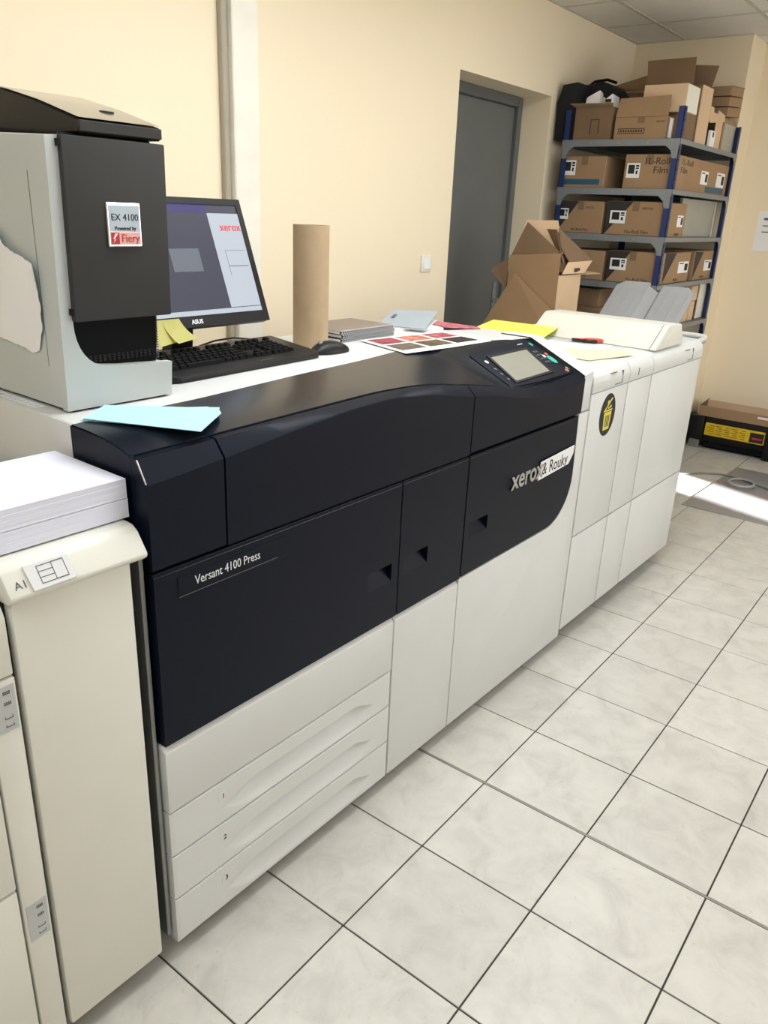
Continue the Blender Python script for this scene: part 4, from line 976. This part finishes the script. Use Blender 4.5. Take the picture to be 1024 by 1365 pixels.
# shelf 4 (z 1.212)
c5 = carton(xs, xs+.4, 1.12, 1.445, 1.2125, 0.170, 'carton behind the raised flaps by the wall on fourth shelf', CARD, 'cartons with diagonal print')
words_x(c5, 'Nu-Roll', 0.024, xs, 1.30, 1.225, BLKINK)
c6 = carton(xs, 4.27, 0.79, 1.095, 1.2125, 0.178, 'carton with black print at the corner upright on fourth shelf', CARD, 'cartons with diagonal print')
slanted(c6, xs, 0.79, 1.095, 1.2125, .178); tag_x(c6, xs, 1.078, 1.348, 0.100, 0.066); words_x(c6, 'Nu-Roll Film', 0.026, xs, 0.97, 1.225, BLKINK)
c7 = carton(4.36, 4.755, 0.79, 1.09, 1.2125, 0.182, 'carton with dark diagonal at the far end of fourth shelf', CARD, 'cartons with diagonal print')
for t, a, b_ in ((c6, 3.80, 4.27), (c7, 4.36, 4.755)):
    t.part('dark_print', B().prism([(a+.002, 1.2135), (a+.002, 1.2125+.176), (a+(b_-a)*.42, 1.2125+.176)], 1, 0.7894, 0.7899), DKFILM, False)
    tag_y(t, 0.79, a+(b_-a)*.55, 1.335, (b_-a)*.40, 0.068); words_y(t, 'Nu-Roll', 0.022, a+(b_-a)*.42, 0.79, 1.224)
# shelf 5 (z .945)
k = 0
for (a, b_, c_, d, z, h, lab) in ((xs, 4.0, 1.10, 1.44, 0.946, 0.105, 'low brown carton beneath another on the fifth shelf by the wall'), (xs+.01, 3.98, 1.12, 1.43, 1.052, 0.108, 'low brown carton stacked on another on the fifth shelf'),
                            (4.20, 4.44, 0.80, 1.05, 0.946, 0.20, 'upright brown carton on the fifth shelf seen above the tray'), (4.46, 4.56, 0.80, 1.05, 0.946, 0.125, 'small narrow carton under a pale one on fifth shelf'),
                            (4.465, 4.60, 0.805, 1.03, 1.072, 0.10, 'small pale carton atop a narrow carton on fifth shelf')):
    carton(a, b_, c_, d, z, h, lab, CARDD if k < 2 else CARDL, 'small cartons on the fifth shelf'); k += 1
su.part('side_panel', B().box(4.62, 4.76, 0.80, 0.806, 0.95, 1.18), TRUNK, False)
# lower shelves, mostly hidden
carton(xs, 4.2, 0.80, 1.40, 0.551, 0.25, 'wide brown carton low in the rack behind the finisher', CARDD)
# top shelf
bag = Thing('black_bag', 'soft black bag standing at the wall end of the rack top', 'bag', (3.85, 1.40, 1.99), 'R')
pts = [(1.545, 1.992), (1.550, 2.28), (1.520, 2.315), (1.44, 2.315), (1.40, 2.325), (1.36, 2.328), (1.315, 2.305), (1.285, 2.27), (1.275, 2.10), (1.285, 1.992)]
bag.part('body', B().prism(pts, 0, 3.89, 4.15).bevel(0.02, 3, 0.3), mat('bag_black', (17, 19, 26), 0.8, bump=0.3, bscale=60))
bag.part('handle', B().tube([(3.95, 1.47, 2.315), (3.95, 1.44, 2.335), (3.95, 1.36, 2.342), (3.95, 1.30, 2.322)], 0.008), BLACKM)
bag.part('side_pocket', B().prism([(1.471, 1.9925), (1.545, 1.9925), (1.548, 2.20), (1.52, 2.29), (1.43, 2.30), (1.420, 1.992), (1.470, 1.992)], 0, 3.70, 3.885).bevel(0.012, 2, 0.3), bpy.data.materials['bag_black'])
oc = Thing('open_carton', 'open brown carton holding white packets on the rack top', 'box', (3.85, 1.3, 1.99), 'R')
oc.part('carton_side', B().box(xs, xs+.004, 1.185, 1.415, 1.991, 2.162), CARDD, False)
oc.part('carton_side', B().box(xs+.19, xs+.194, 1.185, 1.415, 1.991, 2.162), CARDD, False); oc.part('carton_side', B().box(xs+.004, xs+.19, 1.185, 1.189, 1.991, 2.162), CARDD, False); oc.part('carton_side', B().box(xs+.004, xs+.19, 1.411, 1.415, 1.991, 2.162), CARDD, False)
oc.part('carton_bottom', B().box(xs, xs+.194, 1.185, 1.415, 1.9905, 1.992), CARDD, False)
oc.part('flap', B().sheet([(xs, 1.19, 2.162), (xs, 1.415, 2.162), (xs-.035, 1.44, 2.180), (xs-.035, 1.175, 2.176)], 0.003), CARD, False)
oc.part('print_mark', B().box(xs-.0006, xs, 1.26, 1.265, 2.02, 2.10).box(xs-.0006, xs, 1.31, 1.315, 2.02, 2.10).box(xs-.0006, xs, 1.26, 1.315, 2.095, 2.10), INK, False)
def packet(c, s, rz, label, tilt=0.2):
    t = Thing('white_packet', label, 'packet', c, 'R', 'white packets in the open carton', rz=rz)
    x, y, z = c
    t.part('wrapper', B().hexa([(x-s[0], y-s[1], z), (x+s[0], y-s[1], z), (x+s[0], y+s[1], z), (x-s[0], y+s[1], z), (x-s[0]*.8, y-s[1]+tilt*.1, z+s[2]), (x+s[0]*.8, y-s[1]+tilt*.1, z+s[2]*.95), (x+s[0]*.8, y+s[1]*.8, z+s[2]*.8), (x-s[0]*.8, y+s[1]*.8, z+s[2]*.8)]).bevel(0.008, 2), PAPER)
    return t
packet((xs+.07, 1.335, 2.06), (0.04, 0.055, 0.20), 0.1, 'taller creased white packet in the open carton')
packet((xs+.15, 1.345, 2.02), (0.03, 0.062, 0.215), -0.1, 'white packet furthest back in the open carton')
p3 = packet((xs+.09, 1.235, 2.06), (0.07, 0.038, 0.178), 0.0, 'small white packet with dark print at right in the open carton')
p3.part('lettering', B().box(xs+.02, xs+.0255, 1.215, 1.25, 2.19, 2.205), BLKINK, False)
# printed carton with handle slots
pc = carton(xs, xs+.105, 0.86, 1.165, 1.9905, 0.115, 'low printed carton with raised slotted lid on the rack top', CARD)
lidp = pc.part('raised_lid', B().sheet([(xs-.002, 0.862, 2.106), (xs-.002, 1.163, 2.106), (xs+.028, 1.160, 2.205), (xs+.028, 0.870, 2.212)], 0.004), CARD, False)
for q in range(4): pc.part('slot', B().sheet([(xs+.010-.003, 1.125-q*.062, 2.128), (xs+.010-.003, 1.085-q*.062, 2.128), (xs+.013-.003, 1.085-q*.062, 2.143), (xs+.013-.003, 1.125-q*.062, 2.143)], 0.001), INK, False, parent=lidp)
pc.part('print_mark', B().box(xs-.0008, xs-.0001, 0.985, 1.14, 2.020, 2.024).box(xs-.0008, xs-.0001, 0.985, 1.14, 2.044, 2.048).box(xs-.0008, xs-.0001, 0.985, 0.989, 2.020, 2.048).box(xs-.0008, xs-.0001, 1.136, 1.14, 2.020, 2.048), INK, False)
for q in range(9): pc.part('print_mark', B().box(xs-.0008, xs-.0001, 0.998+q*.0150, 1.008+q*.0150, 2.028, 2.040), INK, False)
words_x(pc, 'xerox', 0.020, xs, 0.925, 2.075)
pc.part('clear_tape', B().box(xs+.03, xs+.08, 0.8590, 0.8597, 2.0, 2.10), PAPER, False)
# tall open carton with flaps, pale box in front
tc_ = Thing('tall_carton', 'tall open carton with high brown flaps at the window side of rack top', 'box', (4.05, 0.95, 1.99), 'R')
tc_.part('carton_side', B().box(3.975, 4.165, 0.790, 0.795, 1.991, 2.292), CARDL, False, label='carton side painted as lit')  # lit side in lighter cardboard, the other sides in the shaded tone
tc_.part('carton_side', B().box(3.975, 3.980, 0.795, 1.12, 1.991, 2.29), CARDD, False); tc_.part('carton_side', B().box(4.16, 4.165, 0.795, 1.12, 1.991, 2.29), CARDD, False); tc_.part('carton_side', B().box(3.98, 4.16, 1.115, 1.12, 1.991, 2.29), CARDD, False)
tc_.part('flap', B().sheet([(3.976, 0.850, 2.29), (3.976, 1.12, 2.29), (4.00, 1.145, 2.435), (4.00, 0.865, 2.438)], 0.004), CARDD, False)
tc_.part('flap', B().sheet([(4.10, 0.785, 2.29), (4.10, 0.91, 2.29), (4.10, 0.91, 2.415), (4.10, 0.762, 2.402)], 0.004), CARDD, False)
pb = Thing('pale_carton', 'pale buff carton lying on the printed carton on the rack top', 'box', (3.78, 0.92, 2.13), 'R')
pb.part('body', B().box(3.75, 3.960, 0.800, 1.045, 2.133, 2.272).bevel(0.003, 1), CARDL)
pb.part('end_label', B().box(3.755, 3.955, 0.7985, 0.7995, 2.137, 2.268), TRUNK, False)
carton(3.795, 3.965, 0.80, 1.09, 1.9905, 0.141, 'plain brown carton propping the pale carton on the rack top', CARDD)
# brown carton lying behind between bag and tall carton
bc = carton(4.19, 4.50, 1.13, 1.46, 1.9905, 0.31, 'brown carton far back between the bag and the tall carton', CARDD)
bc.part('flap', B().sheet([(4.19, 1.14, 2.302), (4.19, 1.46, 2.302), (4.17, 1.44, 2.33), (4.17, 1.14, 2.40)], 0.004), CARD, False)
# flat boxes stack far end
for q in range(3):
    z = 2.185+q*0.058
    fb_ = Thing('flat_carton', ('lowest flat carton of the three at the far end of the rack top', 'middle flat carton of the three at the far end of the rack top', 'topmost flat carton of the three at the far end of the rack top')[q], 'box', (4.62, 0.95, z), 'R', 'flat cartons at the far end')
    fb_.part('body', B().hexa([(4.50, 0.79, z), (4.77, 0.79, z+.02), (4.77, 1.12, z+.02), (4.50, 1.12, z), (4.50, 0.79, z+.052), (4.77, 0.79, z+.072), (4.77, 1.12, z+.072), (4.50, 1.12, z+.052)]).bevel(0.002, 1), CARD)
    fb_.part('lid_edge', B().hexa([(4.498, 0.7885, z+.048), (4.772, 0.7885, z+.068), (4.772, 0.7899, z+.068), (4.498, 0.7899, z+.048), (4.498, 0.7885, z+.053), (4.772, 0.7885, z+.073), (4.772, 0.7899, z+.073), (4.498, 0.7899, z+.053)]), CARDD, False)
    if q == 2: fb_.part('paper_label', B().hexa([(4.53, 0.90, z+.0545), (4.74, 0.90, z+.0705), (4.74, 1.08, z+.0705), (4.53, 1.08, z+.0545), (4.53, 0.90, z+.0555), (4.74, 0.90, z+.0715), (4.74, 1.08, z+.0715), (4.53, 1.08, z+.0555)]), PAPER, False)
sup = carton(4.50, 4.77, 0.80, 1.12, 1.9905, 0.188, 'upright carton carrying the flat cartons at the rack end', CARD)
sup.part('grey_side', B().box(4.52, 4.76, 0.797, 0.7995, 1.992, 2.15), mat('side_grey', (176, 172, 160), 0.6), False)
nc = Thing('notched_carton', 'open light carton with notched rim beside the tall carton', 'box', (4.3, 0.88, 1.99), 'R')
nc.part('carton_side', B().sheet([(4.17, 0.790, 2.13), (4.20, 0.790, 2.12), (4.47, 0.790, 2.15), (4.47, 0.790, 2.185), (4.33, 0.790, 2.200), (4.32, 0.790, 2.180), (4.24, 0.790, 2.180), (4.23, 0.790, 2.205), (4.17, 0.790, 2.205)], 0.004, (0, 1, 0)), CARDL, False)
nc.part('carton_side', B().box(4.33, 4.46, 0.795, 0.799, 1.991, 2.15), CARDL, False); nc.part('carton_side', B().box(4.17, 4.175, 0.795, 1.08, 1.991, 2.15), CARDD, False); nc.part('carton_side', B().box(4.455, 4.46, 0.799, 1.08, 1.991, 2.15), CARDD, False)
nc.part('carton_side', B().box(4.175, 4.455, 1.075, 1.08, 1.991, 2.19), CARDD, False)
sw2 = Thing('small_white_box', 'small white box with dark print by the notched carton', 'box', (4.15, 0.80, 1.99), 'R')
sw2.part('body', B().box(4.19, 4.28, 0.772, 0.789, 1.9905, 2.080).bevel(0.002, 1), PAPER); sw2.part('lettering', B().box(4.225, 4.25, 0.7712, 0.7720, 2.045, 2.072), BLKINK, False)

# ================================================================== FAR RIGHT: BLACK MACHINE, BOX, SHEET, CABLE
bmx = Thing('black_appliance', 'low black machine with yellow warning label along the far wall', 'machine', (4.98, 0.3, 0), 'R')
XA = 4.88
bmx.part('body', B().box(XA+.03, 5.10, -0.55, 0.72, 0.03, 0.235).bevel(0.006, 1), BLACK)
bmx.part('front_rail', B().box(XA, XA+.05, -0.55, 0.665, 0.195, 0.240).bevel(0.004, 1), BLACK)
bmx.part('front_rail', B().box(XA, XA+.04, -0.55, 0.665, 0.020, 0.050).bevel(0.004, 1), BLACKM)
bmx.part('end_block', B().box(XA-.02, XA+.10, 0.668, 0.80, 0.06, 0.238).bevel(0.012, 2), BLACK)
bmx.part('end_block', B().box(XA-.03, XA+.04, 0.10, 0.238, 0.0, 0.225).bevel(0.01, 2), BLACK)
bmx.part('foot', B().box(XA-.02, XA+.04, 0.685, 0.755, 0.0, 0.062).bevel(0.003, 1), GREYM)
wl2 = bmx.part('warning_label', B().box(XA-.002, XA+.03, 0.245, 0.660, 0.105, 0.197), YELL, False, label='yellow warning label')
tx = B()
for r in range(5):
    for q in range(5): tx.box(XA-.0028, XA-.002, 0.375+q*0.055, 0.375+q*0.055+0.030+0.015*((r+q) % 2), 0.118+r*.015, 0.122+r*.015)
bmx.part('label_print', tx, INK, False, parent=wl2)
bmx.part('label_box', B().box(XA-.0028, XA-.002, 0.252, 0.345, 0.112, 0.182), BLKINK, False, parent=wl2)
bmx.part('label_box', B().box(XA-.0036, XA-.0028, 0.262, 0.330, 0.134, 0.148), TXTR, False, parent=wl2)
ob = Thing('open_flat_carton', 'long low open brown carton lying on the black machine', 'box', (4.98, 0.3, 0.24), 'R')
XO = 4.885
ob.part('carton_side', B().box(XO, XO+.004, -0.45, 0.730, 0.2405, 0.315), CARD, False)
ob.part('carton_side', B().box(XO+.20, XO+.204, -0.45, 0.730, 0.2405, 0.325), CARDL, False)
ob.part('carton_side', B().box(XO+.004, XO+.20, 0.726, 0.730, 0.2405, 0.315), CARDD, False); ob.part('carton_side', B().box(XO+.004, XO+.20, -0.45, -0.446, 0.2405, 0.315), CARDD, False)
ob.part('carton_bottom', B().box(XO+.004, XO+.20, -0.446, 0.726, 0.2405, 0.243), CARDD, False)
ob.part('flap', B().sheet([(XO, 0.727, 0.315), (XO+.12, 0.727, 0.315), (XO+.10, 0.69, 0.362), (XO+.02, 0.70, 0.345)], 0.003), CARDD, False)
ob.part('sticker', B().box(XO-.0008, XO-.0001, 0.20, 0.32, 0.285, 0.300), PAPER, False)
solo('floor_sheet', B().prism([(3.505, 0.36), (3.50, -0.62), (4.54, -0.60), (4.545, 0.315)], 2, 0.0006, 0.0045).bevel(0.001, 1), MATG, 'silvery grey sheet lying on the tiles in the sunlight', 'floor sheet', (4.0, -0.1, 0.0), 'R')
cab = [(4.02, 0.60, .006), (4.10, 0.55, .007), (4.22, 0.45, .008), (4.28, 0.35, .009), (4.27, 0.26, .0105), (4.24, 0.17, .0105), (4.20, 0.10, .0105), (4.16, 0.0, .0105), (4.1, -0.15, .0105), (4.05, -0.4, .0105)]
solo('floor_cable', B().tube(cab, 0.005), CABLE, 'grey cable running over the silvery floor sheet', 'cable', (4.2, 0.2, 0.0), 'R')
solo('cable_ring', B().tube([(4.135+0.085*math.cos(t), 0.185+0.075*math.sin(t), 0.024) for t in [2*math.pi*q/28 for q in range(28)]], 0.008, 8, True), TRAYG, 'pale ring of coiled cable lying on the silvery floor sheet', 'ring', (4.135, 0.185, 0.016), 'R')
# notice on the far wall
nt_ = Thing('wall_notice', 'white paper notice on the far cream wall at right edge', 'paper', (XF-.001, 0.55, 1.5), 'R')
nt_.part('sheet', B().box(XF-.0015, XF-.0003, 0.43, 0.64, 1.40, 1.66), PAPER, False)
nt_.part('lettering', B().box(XF-.0022, XF-.0015, 0.45, 0.60, 1.60, 1.615).box(XF-.0022, XF-.0015, 0.45, 0.60, 1.56, 1.567).box(XF-.0022, XF-.0015, 0.45, 0.60, 1.52, 1.527), TXTG, False)
bpy.context.view_layer.update()
